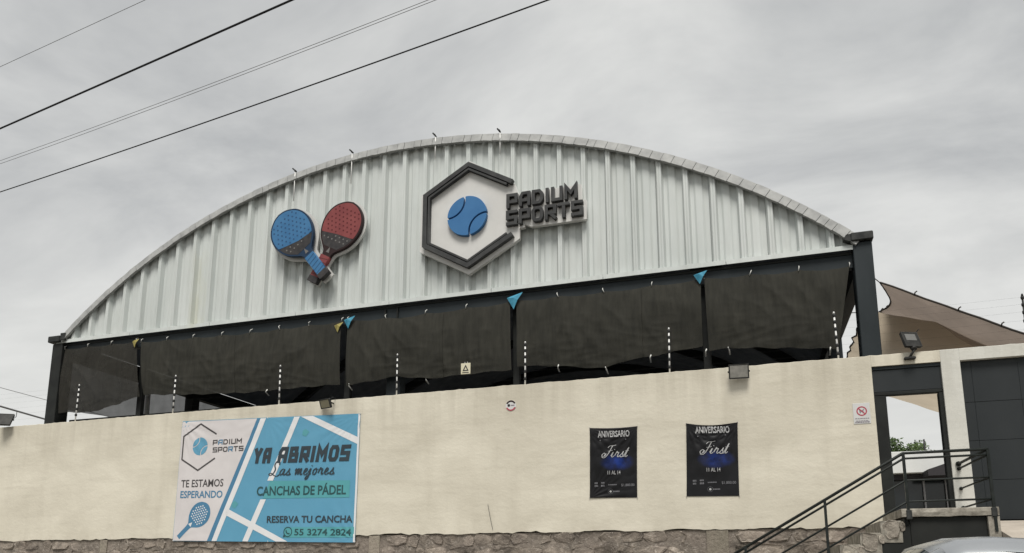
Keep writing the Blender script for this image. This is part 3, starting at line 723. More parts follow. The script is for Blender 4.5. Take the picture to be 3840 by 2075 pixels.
def racket(root, butt, tip, yb, face, rim, hole, split):
    d = (Vector(tip) - Vector(butt)); L_ = d.length; d.normalize(); nrm = Vector((d.y, -d.x)); k = L_ / 2.675
    def W(p): q = Vector(butt) + nrm * p[0] * k + d * p[1] * k; return (q.x, q.y)
    body = extrude2d('racket_body', [[W(p) for p in racket_outline()]], yb, .10, rim, root, .006)
    ins = racket_outline(-.045)
    top = [p for p in ins if p[1] > 1.14]
    # lower dark face and upper coloured face share a slanted edge
    def sl(x_): return split[0] + split[1] * x_ + split[2] * abs(x_)
    up = [p for p in top if p[1] > sl(p[0])]
    xs_r = max(p[0] for p in up); 
    up_s = sorted(up, key=lambda p: math.atan2(p[1] - 1.9, p[0])); 
    lowpts = [p for p in top if p[1] <= sl(p[0])]
    def poly(pts, c): return sorted(pts, key=lambda p: math.atan2(p[1] - c[1], p[0] - c[0]))
    edge = [(x_, sl(x_)) for x_ in [lerp(-.62, .62, t / 10) for t in range(11)]]
    def inside_out(p):
        hw = ip([(yy, wd) for yy, wd in HW], p[1]); return abs(p[0]) < hw - .05
    edge = [p for p in edge if inside_out(p)]
    lo_in = [p for p in lowpts]
    pu = poly(up + edge, (0, 2.0)); plow = poly(lo_in + [(p[0], p[1] - .004) for p in edge], (0, 1.42))
    f1 = extrude2d('racket_face', [[W(p) for p in pu]], yb - .012, .0135, face, body)
    f2 = extrude2d('racket_throat', [[W(p) for p in plow]], yb - .010, .0115, M['racket_dark'], body)
    j = 0; y_ = 1.28
    while y_ < 2.45:
        off = .075 if j % 2 else 0
        for i in range(-4, 5):
            x_ = i * .15 + off
            hw = ip([(yy, wd) for yy, wd in HW], y_)
            if abs(x_) < hw - .13 and abs(y_ - sl(x_)) > .055 and y_ < 2.5 and (y_ > sl(x_) or y_ > 1.36):
                o = bpy.data.objects.new('hole', disc_me.copy() if False else disc_me); col.objects.link(o)
                o.parent = f1 if y_ > sl(x_) else f2; X, Z = W((x_, y_)); o.location = (X, yb - .0165, Z)
                o.material_slots[0].link = 'OBJECT' if o.material_slots else 'DATA'
                o.material_slots[0].material = hole if y_ > sl(x_) else M['hole_g']
        y_ += .125; j += 1
    def quad(y0, y1, hw): return [W((-hw, y0)), W((hw, y0)), W((hw, y1)), W((-hw, y1))]
    grip = extrude2d('grip', [quad(.16, .86, .15)], yb - .035, .14, face, body, .008)
    for q in range(5): extrude2d('grip_wrap', [[W((-.152, .20 + q * .13)), W((.152, .25 + q * .13)), W((.152, .262 + q * .13)), W((-.152, .212 + q * .13))]], yb - .0465, .008, rim, grip)
    extrude2d('butt_cap', [quad(-.02, .155, .165)], yb - .04, .145, M['racket_dark'], body, .01)
    # throat triangle
    extrude2d('throat_gap', [[W((-.06, .98)), W((.06, .98)), W((0, 1.16))]], yb - .013, .0125, M['hole_g'], body)
    return body
disc_me.materials.append(M['hole_b'])
rs = thing('racket_sign', 'crossed blue and red padel rackets sign on the white gable', 'sign', (-11.5, YS, 9.8))
def outl(butt, tip, grow):
    d = (Vector(tip) - Vector(butt)); k = d.length / 2.675; d.normalize(); nrm = Vector((d.y, -d.x)); res = []
    for p in racket_outline(grow): q = Vector(butt) + nrm * p[0] * k + d * p[1] * k; res.append((q.x, q.y))
    return res
RB, RT = (-11.70, 9.80), (-10.45, 12.08); BB, BT = (-11.22, 9.88), (-12.90, 12.00)
extrude2d('backing_board', [outl(RB, RT, .075)], HY - .225, .07, M['acrylic'], rs)
extrude2d('backing_board', [outl(BB, BT, .075)], HY - .265, .07, M['acrylic'], rs)
racket(rs, RB, RT, HY - .325, M['red_r'], M['maroon_rim'], M['hole_r'], (1.60, .12, -.05))
racket(rs, BB, BT, HY - .45, M['blue_r'], M['navy_rim'], M['hole_b'], (1.50, -.30, .10))

# ------------------------------------------------------------------ shade sails at the right
def sail(name, label, P, m, nu, nv, sag, edges, scal=None):
    P = [Vector(p) for p in P]; root = thing(name, label, 'shade sail', P[0], 'shade sails')
    n = 26; vs = []
    def pt(u, v):
        p = P[0] * (1 - u) * (1 - v) + P[1] * u * (1 - v) + P[2] * u * v + P[3] * (1 - u) * v
        # cut-in edges and belly
        c = (P[0] + P[1] + P[2] + P[3]) / 4
        e = sag * (math.sin(math.pi * u) * (abs(2 * v - 1) ** 2) + math.sin(math.pi * v) * (abs(2 * u - 1) ** 2))
        q = p.lerp(c, e); q.z -= .30 * math.sin(math.pi * u) * math.sin(math.pi * v)
        q.z += .02 * nz(u * 9, v * 3) + .012 * nz(u * 3, v * 17)
        if scal and u < .15: q += (P[1] - P[0]).normalized() * scal * abs(math.sin(v * math.pi * 9)) * (1 - u / .15)
        return q
    nu_ = 30; nv_ = 60 if scal else 24
    vs = [pt(i / nu_, j / nv_) for j in range(nv_ + 1) for i in range(nu_ + 1)]
    fs = [(j * (nu_ + 1) + i, j * (nu_ + 1) + i + 1, (j + 1) * (nu_ + 1) + i + 1, (j + 1) * (nu_ + 1) + i) for j in range(nv_) for i in range(nu_)]
    MB().add(vs, fs, True).build('cloth', m, root)
    for e in edges:
        pts = [pt(t / 24, 0) if e == 'a' else pt(1, t / 24) if e == 'b' else pt(t / 24, 1) if e == 'c' else pt(0, t / 24) for t in range(25)]
        hr = MB().tube([p + Vector((0, 0, .012)) for p in pts], .022, 5).build('hem_rope', M['rope'], root)
        for t in range(3, 24, 4):
            p = pts[t]; MB().tube([p + Vector((0, -.01, -.02)), p + Vector((.02, -.03, .05)), p + Vector((.06, -.03, .075))], .016, 5).build('clip', M['rope'], hr)
    return root
s1 = sail('shade_sail', 'brown shade sail stretched from the hall column out to the right', [(3.23, 18, 8.05), (7.6, 15.9, 4.75), (8.2, 19.5, 5.2), (3.86, 22, 8.66)], M['sail_a'], 1, 1, .10, 'acd')
MB().tube([(3.1, 18.0, 8.2), (3.23, 18, 8.05)], .012, 5).build('tie_cable', M['rope'], s1)
MB().tube([(3.05, 22.0, 8.72), (3.86, 22, 8.66)], .012, 5).build('tie_cable', M['rope'], s1)
s2 = sail('shade_sail', 'lighter beige shade sail with laced edge, low behind the wall', [(3.02, 19.5, 7.95), (6.8, 17.9, 6.25), (7.9, 28, 6.18), (3.0, 26, 7.75)], M['sail_b'], 1, 1, .02, 'd', .10)

# ------------------------------------------------------------------ doorway and garage gate
door = thing('entrance_door', 'dark steel doorway with solid panel above an open passage', 'door', (2.88, 14.5, 2.45))
MB().bbox((2.322, 14.52, 2.45), (2.52, 14.66, 4.635), .008).build('jamb', M['steel_black'], door)
MB().bbox((3.375, 14.52, 2.45), (3.448, 14.66, 4.635), .008).build('jamb', M['steel_black'], door)
MB().bbox((2.322, 14.52, 4.64), (3.448, 14.66, 4.70), .008).build('transom', M['steel_black'], door)
MB().bbox((2.322, 14.535, 4.705), (3.448, 14.63, 5.115), .006).build('top_panel', M['garage'], door)
MB().bbox((2.322, 14.515, 5.12), (3.448, 14.66, 5.18), .006).build('head_rail', M['steel'], door)
lf = MB().bbox((2.455, 14.67, 2.47), (2.515, 15.42, 4.61), .006).build('open_leaf', M['steel_black'], door)
MB().tube([(2.53, 15.3, 3.4), (2.57, 15.3, 3.4), (2.57, 15.22, 3.4)], .012, 6).build('handle', M['mullion'], lf)

gate = thing('garage_gate', 'large dark slate garage gate with flat panels at the right edge', 'gate', (6.5, 14.6, 2.33))
MB().box((3.752, 14.62, 2.345), (9.4, 14.66, 5.18)).build('gate_frame', M['steel_black'], gate)
xs = [3.76, 3.94, 4.655, 5.37, 6.085, 6.8, 7.515, 8.23, 8.945, 9.39]; zs = [2.36, 3.045, 3.74, 4.43, 5.17]
for i in range(len(xs) - 1):
    for j in range(4):
        MB().bbox((xs[i] + (.001 if i else 0), 14.585 + .001 * ((i * 3 + j) % 3), zs[j] + .003), (xs[i + 1] - .001, 14.619, zs[j + 1] - .003), .003).build('gate_panel', M['garage'], gate)

# ------------------------------------------------------------------ stair, landing, railing
FY = 12.82
st = thing('entrance_stair', 'concrete landing and stone steps up to the doorway with dark skirt', 'stairs', (1.5, 13.6, .13))
def rough_box(a, b, amp, seed, mname, nm, par, nx=14):
    (x0, y0, z0), (x1, y1, z1) = a, b; mb = MB(); vs = []
    nx = max(2, int((x1 - x0) / .09)); k = 6
    for i in range(nx + 1):
        x_ = lerp(x0, x1, i / nx); e = lambda s: amp * nz(x_ * 5.3 + s, seed)
        vs += [(x_, y0 + e(1), z0 + e(2)), (x_, y0 + e(3) - amp * .6, lerp(z0, z1, .5)), (x_, y0 + e(4), z1 - .012 + e(5) * .5), (x_, y0 + .02, z1 + e(6) * .4), (x_, y1, z1), (x_, y1, z0)]
    mb.add(vs, [(i * k + j, (i + 1) * k + j, (i + 1) * k + (j + 1) % k, i * k + (j + 1) % k) for i in range(nx) for j in range(k)] + [list(range(k)), [nx * k + j for j in range(k)][::-1]])
    return mb.build(nm, M[mname], par)
rough_box((2.29, FY - .03, 2.325), (3.61, 14.47, 2.45), .014, 4, 'concrete', 'landing_slab', st)
MB().bbox((2.34, FY + .06, .13), (2.40, 14.47, 2.32), .01).build('support_wall', M['skirt'], st)
rough_box((3.455, FY - .02, .0), (3.61, 14.47, 2.318), .012, 9, 'concrete', 'end_pier', st)
MB().bbox((2.405, FY + .03, .13), (3.45, FY + .07, 2.318), .006).build('skirt_panel', M['skirt'], st)
SL = .59
def zd(x_): return 2.20 - SL * (2.40 - x_)
MB().prism_xz([(2.40, .13), (2.40, zd(2.40)), (-1.05, zd(-1.05)), (-1.1, .13)], FY + .032, FY + .068).build('stringer_skirt', M['skirt'], st)
rise, run = .18, .305
for k in range(1, 13):
    x1 = 2.288 - run * (k - 1); x0 = x1 - run; zt = 2.45 - rise * k
    if zt < .2: break
    zb = max(.13, zd(x0) - .02)
    sp = rough_box((x0 + .002, FY + .02, zb), (x1 - .002, 14.44, zt), .010, k, 'concrete', 'step', st)
    mb = MB(); random.seed(k * 5)
    stone_block(mb, x0 + .02, x1 - .05, zd(x0) + .03, zt + .004, FY - .005, .12); mb.build('stone_block', M['stone2'], sp)
    mb = MB(); stone_block(mb, x1 - .045, x1 + .05, zd(x1) - .04, zt - .02, FY + .004, .1); mb.build('stone_block', M['stone2'], sp)
rail = thing('stair_railing', 'black steel handrail with four bars along the entrance steps', 'railing', (1.2, FY, .5))
RY = FY - .02; xc, xe = 2.39, 3.55
def zr(x_, z0): return z0 + SL * (x_ - xc)
for z0, r in ((3.32, .024), (3.235, .018), (2.89, .016), (2.56, .016)):
    xl = -.45 if z0 > 3.2 else -.6
    MB().tube([(xl, RY, zr(xl, z0)), (xc, RY, z0), (xe, RY, z0 + .01)], r, 8).build('sloped_bar', M['rail'], rail)
    MB().tube([(xe, RY, z0 + .01), (xe, 14.47, z0 + .01)], r, 8).build('return_bar', M['rail'], rail)
    MB().tube([(xe, 14.44, z0 + .01), (xe, 14.475, z0 + .01)], r * 1.9, 8).build('wall_flange', M['rail'], rail)
for x_ in (-.05, 1.2, xc, xe):
    zt = min(3.32, zr(x_, 3.32)); zb = zt - (1.03 if x_ < 2 else 1.02 if x_ < 3 else 1.24)
    MB().bar((x_, RY - .003, zb), (x_, RY - .003, zt), .04, .04).build('post', M['rail'], rail)
MB().bbox((xc - .035, RY - .03, 2.28), (xc + .045, RY + .02, 2.43), .01).build('fixing_plate', M['gutter'], rail)
MB().bbox((xe - .045, RY - .03, 2.30), (xe + .035, RY + .02, 2.44), .01).build('fixing_plate', M['gutter'], rail)

# ------------------------------------------------------------------ wall-mounted things
def floodlight(label, x, z, rot, tilt, wd, ht, glass, stand, side=1):
    """rot about vertical, tilt nods the face down (+) or up (-)"""
    root = thing('floodlight', label, 'floodlight', (x, WF, z), 'floodlights on the wall')
    ca, sa = math.cos(R(rot)), math.sin(R(rot)); ct, s_t = math.cos(R(tilt)), math.sin(R(tilt))
    cen = Vector((x, WF - .14, z)) if not stand else Vector((x, WF - .02, z))
    def T(p):
        x_, y_, z_ = p; y2 = y_ * ct + z_ * s_t * -1 * -1; z2 = z_ * ct - y_ * s_t * -1 * -1
        y2 = y_ * ct - z_ * s_t; z2 = y_ * s_t + z_ * ct
        return Vector((x_ * ca - y2 * sa, x_ * sa + y2 * ca, z2)) + cen
    def tb(mb): mb.v = [tuple(T(p)) for p in mb.v]; return mb
    tb(MB().bbox((-wd / 2, -.02, -ht / 2), (wd / 2, .035, ht / 2), .012)).build('housing', M['lamp_body'], root)
    fr = MB()
    fr.box((-wd / 2, -.032, -ht / 2), (wd / 2, -.021, -ht / 2 + .022)); fr.box((-wd / 2, -.032, ht / 2 - .022), (wd / 2, -.021, ht / 2))
    fr.box((-wd / 2, -.032, -ht / 2 + .0225), (-wd / 2 + .022, -.021, ht / 2 - .0225)); fr.box((wd / 2 - .022, -.032, -ht / 2 + .0225), (wd / 2, -.021, ht / 2 - .0225))
    tb(fr).build('bezel', M['lamp_body'], root)
    tb(MB().box((-wd / 2 + .023, -.027, -ht / 2 + .023), (wd / 2 - .023, -.0215, ht / 2 - .023))).build('lens', glass, root)
    if stand: tb(MB().box((-wd / 2 + .06, -.031, -ht * .08), (wd / 2 - .06, -.0275, ht / 2 - .05))).build('led_panel', M['lamp_led'], root)
    f = MB()
    for q in range(6): xq = lerp(-wd / 2 + .04, wd / 2 - .04, q / 5); f.box((xq - .004, .0355, -ht / 2 + .03), (xq + .004, .06, ht / 2 - .03))
    tb(f).build('cooling_fins', M['lamp_body'], root)
    if stand:
        MB().tube([T((0, .02, -ht / 2 + .03)), T((0, .0, -ht / 2 - .05))], .05, 8).build('neck', M['lamp_body'], root)
        MB().tube([T((0, 0, -ht / 2 - .05)), (x - .05, WF - .05, z - ht / 2 - .17)], .022, 6).build('arm', M['lamp_body'], root)
        MB().bbox((x - .14, WF - .09, z - ht / 2 - .205), (x + .05, WF - .002, z - ht / 2 - .155), .012).build('base_plate', M['lamp_body'], root)
    else:
        for s in (-1, 1): MB().bar(T((s * (wd / 2 + .012), .01, 0)), (x + s * (wd / 2 - .03), WF - .004, z + .02), .014, .03).build('yoke_arm', M['lamp_body'], root)
    MB().tube([T((side * wd * .45, .04, ht * .2)), T((side * wd * .5, .09, ht * .55)), (x + side * wd * .5, WF + .03, z + ht * .62)], .008, 5).build('lead', M['cable'], root)
    return root
floodlight('floodlight at the far left end of the wall top, tilted over', -18.74, 5.47, 30, -34, .36, .40, M['lamp_body'], False)
floodlight('small tilted floodlight above the blue banner', -8.98, 5.24, -14, 22, .31, .22, M['lamp_glass_y'], False)
floodlight('square floodlight facing forward on the wall above the right poster', .0, 5.25, 4, 9, .37, .28, M['lamp_glass'], False)
floodlight('upright black floodlight standing on the wall above the doorway', 3.0, 5.62, 24, -22, .32, .33, M['lamp_body'], True)

# electric fence posts and wires
zw = [5.52, 5.68, 5.84, 6.0, 6.14, 6.27]
nth = ['first', 'second', 'third', 'fourth', 'fifth', 'sixth', 'seventh']
def fence_post(label, x, black=False):
    root = thing('fence_post', label, 'fence post', (x, 14.66, 5.38), 'electric fence posts on the wall')
    lean = random.uniform(-.02, .02)
    MB().tube([(x, 14.62, 5.36), (x + lean, 14.62, 6.32)], .017, 6).build('pole', M['steel_black'] if black else M['white_paint'], root)
    for z_ in zw:
        xx = x + lean * (z_ - 5.36)
        MB().tube([(xx, 14.62, z_ - .034), (xx, 14.62, z_ - .018), (xx, 14.62, z_ + .018), (xx, 14.62, z_ + .034)], [.019, .030, .030, .019], 8).build('insulator', M['insul'], root)
    MB().tube([(x + lean, 14.62, 6.31), (x + lean, 14.62, 6.345)], [.022, .012], 6).build('cap', M['white_paint'] if not black else M['insul'], root)
for i, x_ in enumerate((-16.62, -13.5, -10.42, -7.35, -4.34, -1.32, 1.8)):
    where = ['near the left hall column', 'just left of the top corner of the banner', 'above the middle of the banner', 'in front of the middle steel column', 'above the round sticker', 'above the gap between the two posters', 'beside the right hall column'][i]
    fence_post('striped electric fence post ' + where, x_)
fence_post('dark electric fence post above the garage gate at the right edge', 4.86, True)
for i, z_ in enumerate(zw):
    pts = []
    for a_, b_ in zip((-30, -16.62, -13.5, -10.42, -7.35, -4.34, -1.32, 1.8, 4.86), (-16.62, -13.5, -10.42, -7.35, -4.34, -1.32, 1.8, 4.86, 12)):
        for t in range(4): x_ = lerp(a_, b_, t / 4); pts.append((x_, 14.585, z_ - .02 * math.sin(math.pi * t / 4)))
    tag(MB().tube(pts, .0008, 4).build('fence_wire', M['cable']), ['lowest', 'second lowest', 'third lowest', 'third highest', 'second highest', 'topmost'][i] + ' thin wire of the electric fence above the wall', 'wire', 'electric fence wires')

ws_ = thing('warning_sign', 'small yellow warning plate hung on the electric fence wires', 'sign', (-5.68, 14.57, 5.72))
MB().bbox((-5.785, 14.562, 5.72), (-5.565, 14.572, 5.965), .003).build('plate', M['yellow_sign'], ws_)
extrude2d('triangle_mark', [[(-5.745, 5.79), (-5.605, 5.79), (-5.675, 5.93)], [(-5.71, 5.81), (-5.64, 5.81), (-5.675, 5.885)]], 14.558, .003, M['black'], ws_)
MB().box((-5.75, 14.5585, 5.745), (-5.6, 14.561, 5.762)).build('text_line', M['black'], ws_)
MB().tube([(-5.7, 14.566, 5.9), (-5.7, 14.585, 6.0)], .004, 4).build('tie', M['tie'], ws_); MB().tube([(-5.64, 14.566, 5.9), (-5.64, 14.585, 6.0)], .004, 4).build('tie', M['tie'], ws_)

sk = thing('round_sticker', 'round white and red sticker on the cream wall', 'sticker', (-4.61, WF, 4.82))
extrude2d('disc', [circle(-4.61, 4.925, .115, 28)], WF - .008, .008, M['sign_white'], sk)
def arc_band(cx, cz, r0, r1, a0_, a1_, n=16): return [(cx + r1 * math.cos(R(lerp(a0_, a1_, i / n))), cz + r1 * math.sin(R(lerp(a0_, a1_, i / n)))) for i in range(n + 1)] + [(cx + r0 * math.cos(R(lerp(a1_, a0_, i / n))), cz + r0 * math.sin(R(lerp(a1_, a0_, i / n)))) for i in range(n + 1)]
extrude2d('red_band', [arc_band(-4.61, 4.925, .078, .112, 25, 155)], WF - .0105, .002, M['maroon_rim'], sk)
extrude2d('red_band', [arc_band(-4.61, 4.925, .085, .112, 205, 335)], WF - .0105, .002, M['red'], sk)
extrude2d('dark_mark', [circle(-4.655, 4.93, .030, 14)], WF - .0105, .002, M['black'], sk)
MB().box((-4.61, WF - .0105, 4.915), (-4.53, WF - .0085, 4.94)).build('dark_mark', M['print_grey'], sk)

ns = thing('prohibition_sign', 'white notice with red crossed circle beside the doorway', 'sign', (2.09, WF, 4.12))
MB().bbox((1.95, WF - .008, 4.13), (2.235, WF - .001, 4.515), .003).build('board', M['sign_white'], ns)
extrude2d('red_ring', [circle(2.095, 4.365, .088, 30), circle(2.095, 4.365, .068, 30)], WF - .011, .002, M['red'], ns)
MB().bar((2.040, WF - .0104, 4.42), (2.15, WF - .0104, 4.31), .002, .018).build('red_slash', M['red'], ns)
extrude2d('pictogram', [[(2.06, 4.325), (2.075, 4.325), (2.085, 4.35), (2.105, 4.35), (2.112, 4.325), (2.127, 4.325), (2.125, 4.375), (2.14, 4.395), (2.125, 4.405), (2.11, 4.385), (2.075, 4.38), (2.06, 4.4), (2.053, 4.39)]], WF - .0095, .0012, M['print_grey'], ns)
for z_, hw, hh in ((4.228, .115, .007), (4.185, .105, .006), (4.16, .118, .011)):
    x_ = 2.093 - hw
    while x_ < 2.093 + hw - .02:
        w_ = random.uniform(.02, .05); MB().box((x_, WF - .0105, z_ - hh), (min(x_ + w_, 2.093 + hw), WF - .0085, z_ + hh)).build('text_line', M['print_grey'], ns); x_ += w_ + .008

tag(MB().tube([(-5.11, WF - .012, 2.86), (-5.07, WF - .02, 2.68), (-5.035, WF - .015, 2.5), (-5.0, WF - .012, 2.34)], .004, 5).build('loose_wire', M['cable']), 'short thin wire poking out of the lower cream wall', 'wire')

# ------------------------------------------------------------------ banner
YB = WF - .012
QB = [(-13.04, 2.20), (-8.17, 2.11), (-8.15, 4.98), (-13.03, 5.10)]   # BL BR TR TL
BNX = {'L': -13.04, 'R': -8.16, 'B': 2.15, 'T': 5.04}
def wr(x, z, corners, k=1.):
    """creases fanning out of the tied corners"""
    y = 0.
    for (cx, cz, a) in corners:
        dx_, dz_ = x - cx, z - cz; d = math.hypot(dx_, dz_)
        if d < 1.5: y += a * .006 * math.sin(math.atan2(dz_, dx_) * 19) * max(0, 1 - d / 1.5) * min(1, d * 5)
    y += .014 * nz(x * 1.0, z * .9, 4) + .003 * nz(x * 3, z * 2, 9)
    return -abs(y) * k - .002
bcn = [(-13.03, 5.09, 1.3), (-8.15, 4.97, 1.8), (-8.17, 2.12, .8), (-13.04, 2.2, .5), (-10.6, 5.04, .5)]
banner = thing('banner', 'wide blue and white banner tied to the wall reading YA ABRIMOS', 'banner', (-10.6, WF, 2.1))
def sheet(name, m, parent, Q, y0, corners, nx, nzz, k=1., sagtop=0., uv=False, flare=0.):
    vs = []
    for j in range(nzz + 1):
        for i in range(nx + 1):
            u, v = i / nx, j / nzz
            x_ = lerp(lerp(Q[0][0], Q[1][0], u), lerp(Q[3][0], Q[2][0], u), v); z_ = lerp(lerp(Q[0][1], Q[1][1], u), lerp(Q[3][1], Q[2][1], u), v)
            z_ -= sagtop * math.sin(math.pi * u) * max(0, v - .6) / .4
            x_ += flare * (.5 - u) * 2 * math.sin(math.pi * v)
            vs.append((x_, y0 + wr(x_, z_, corners, k), z_))
    fs = [(j * (nx + 1) + i, j * (nx + 1) + i + 1, (j + 1) * (nx + 1) + i + 1, (j + 1) * (nx + 1) + i) for j in range(nzz) for i in range(nx)]
    me = bpy.data.meshes.new(name); me.from_pydata(vs, [], fs); me.polygons.foreach_set('use_smooth', [True] * len(fs))
    if uv:
        l = me.uv_layers.new(name='UVMap')
        for lp in me.loops: i = lp.vertex_index; l.data[lp.index].uv = ((i % (nx + 1)) / nx, (i // (nx + 1)) / nzz)
    me.update(); return link(name, me, parent, m)
cloth = sheet('vinyl_sheet', M['v_blue'], banner, QB, YB, bcn, 150, 90)
import bmesh
def decal(name, polys, m, parent, y0, corners, lift, k=1., seg=.09):
    """printed shape laid on the sheet; follows its creases"""
    bm = bmesh.new()
    if isinstance(polys, bpy.types.Mesh): bm.from_mesh(polys)
    else:
        for pl in polys:
            bm.faces.new([bm.verts.new((x, 0, z)) for x, z in pl])
    bmesh.ops.triangulate(bm, faces=bm.faces)
    for _ in range(6):
        e = [q for q in bm.edges if q.calc_length() > seg]
        if not e: break
        bmesh.ops.subdivide_edges(bm, edges=e, cuts=1); bmesh.ops.triangulate(bm, faces=[f for f in bm.faces if len(f.verts) > 3])
    for v in bm.verts: v.co.y = y0 + wr(v.co.x, v.co.z, corners, k) - lift
    for f in bm.faces:
        f.smooth = True; f.normal_update()
        if f.normal.y > 0: f.normal_flip()
    me = bpy.data.meshes.new(name); bm.to_mesh(me); bm.free(); return link(name, me, parent, m)
def dec(name, polys, m, lift=.005, seg=.045): return decal(name, polys, m, cloth, YB, bcn, lift, 1., min(seg, .05))
TL = lambda x: lerp(5.10, 4.98, (x + 13.03) / 4.88)
dec('white_field', [[(-13.025, 5.085), (-10.88, 5.035), (-12.06, 2.19), (-13.03, 2.21)]], M['v_pink'], .004)
dec('stripe', [[(-10.88, 5.035), (-10.78, 5.032), (-11.93, 2.187), (-12.06, 2.19)]], M['v_deep'], .0042)
dec('stripe', [[(-10.78, 5.032), (-10.63, 5.029), (-11.79, 2.185), (-11.93, 2.187)]], M['v_white'], .0044)
dec('stripe', [[(-9.87, 5.01), (-9.72, 5.007), (-10.35, 3.545), (-10.50, 3.548)]], M['v_white'], .0046)
dec('stripe', [[(-10.66, 3.12), (-10.51, 3.118), (-10.93, 2.165), (-11.08, 2.17)]], M['v_white'], .0046)
dec('stripe', [[(-9.69, 5.006), (-9.37, 5.0), (-8.165, 4.43), (-8.165, 4.27)]], M['v_white'], .0044)
dec('stripe', [[(-11.54, 2.93), (-9.88, 2.15), (-10.19, 2.155), (-11.60, 2.79)]], M['v_white'], .0044)
dec('white_hem', [[(-8.20, 4.975), (-8.152, 4.973), (-8.172, 2.118), (-8.22, 2.12)]], M['v_white'], .0048)
dec('teal_band', [[(-10.42, 3.54), (-8.35, 3.48), (-8.35, 3.10), (-10.6, 3.14)]], M['v_teal'], .0043)
dec('teal_band', [[(-9.98, 2.47), (-8.2, 2.45), (-8.2, 2.22), (-9.98, 2.24)]], M['v_teal'], .0043)
for cx_, cz_ in ((-11.35, 3.02), (-9.55, 4.62)): dec('green_star', [[(cx_ - .08, cz_ - .05), (cx_ + .02, cz_ - .09), (cx_ + .1, cz_ + .02), (cx_, cz_ + .09), (cx_ - .07, cz_ + .05)]], M['v_green'], .0043)
def word_on(body, p0, p1, h_, m, dec_fn, name='lettering', shear=0, offset=0, spacing=1, lift=.0075, cap='AEMN'):
    """line of type fitted from baseline point p0 to p1 with cap height h_"""
    me, xa, xb, ya, yb = text_mesh(body, shear, offset, spacing)
    _, _, _, _, capz = text_mesh('E', 0, offset); L0 = p1[0] - p0[0]; sl_ = (p1[1] - p0[1]) / L0
    bpy.data.meshes.remove(_) if isinstance(_, bpy.types.Mesh) else None
    for v in me.vertices:
        x_, y_, _z = v.co; X = (x_ - xa) / (xb - xa) * L0; v.co = (p0[0] + X, 0, p0[1] + sl_ * X + y_ / capz * h_)
    return dec_fn(name, me, m, lift, .12)
word_on('CANCHAS DE PÁDEL', (-10.77, 3.215), (-8.44, 3.175), .205, M['v_textg'], dec, offset=.024)
word_on('RESERVA TU CANCHA', (-10.45, 2.585), (-8.25, 2.55), .15, M['v_text'], dec, offset=.024)
word_on('55 3274 2824', (-9.71, 2.29), (-8.27, 2.265), .14, M['v_textg'], dec, offset=.024)
word_on('TE ESTAMOS', (-12.92, 3.475), (-11.71, 3.46), .175, M['v_grey'], dec, offset=.013)
word_on('ESPERANDO', (-12.92, 3.22), (-11.71, 3.195), .165, M['v_deep'], dec, offset=.02)
def ribbon(pts, wd, sub=5, thin=1.):
    P = spline(pts, sub); A = []
    q = []
    for i in range(len(P)):
        d = (P[min(i + 1, len(P) - 1)] - P[max(0, i - 1)]).normalized(); nn = Vector((-d.y, d.x)); ww = wd * (lerp(thin, 1, abs(d.y)))
        A.append((P[i] + nn * ww / 2, P[i] - nn * ww / 2))
    return A
SCR = {'L': [(.62, .74), (.56, .98), (.36, .98), (.27, .72), (.40, .42), (.30, .12), (.10, .0), (.0, .10), (.16, .16), (.38, .02), (.62, -.06), (.80, .06)],
       'a': [(.32, .40), (.18, .44), (.03, .25), (.08, .03), (.22, .10), (.34, .42), (.30, .10), (.38, .02), (.48, .10)], 's': [(.0, .06), (.16, .28), (.24, .46), (.22, .28), (.30, .12), (.20, .0), (.06, .06), (.30, .02), (.40, .10)],
       'm': [(0, .30), (.08, .44), (.08, .02), (.20, .40), (.28, .40), (.26, .02), (.38, .40), (.46, .40), (.44, .08), (.52, .02), (.60, .10)], 'e': [(0, .14), (.18, .22), (.26, .38), (.16, .45), (.06, .24), (.12, .03), (.24, .02), (.36, .14)],
       'j': [(0, .16), (.14, .43), (.10, .0), (.02, -.28), (-.10, -.30), (-.06, -.12), (.22, .10)], 'o': [(.20, .44), (.05, .30), (.06, .06), (.18, .02), (.28, .22), (.20, .44), (.28, .36), (.40, .38)], 'r': [(0, .12), (.12, .48), (.16, .36), (.28, .40), (.25, .12), (.32, .02), (.42, .12)],
       'F': [(.02, .30), (-.06, .12), (-.22, .04), (-.32, .20), (-.18, .36), (-.06, .24), (-.12, .12)], 'i': [(0, .12), (.12, .42), (.08, .10), (.16, .02), (.26, .12)], 't': [(0, .12), (.20, .78), (.10, .14), (.16, .02), (.28, .14)]}
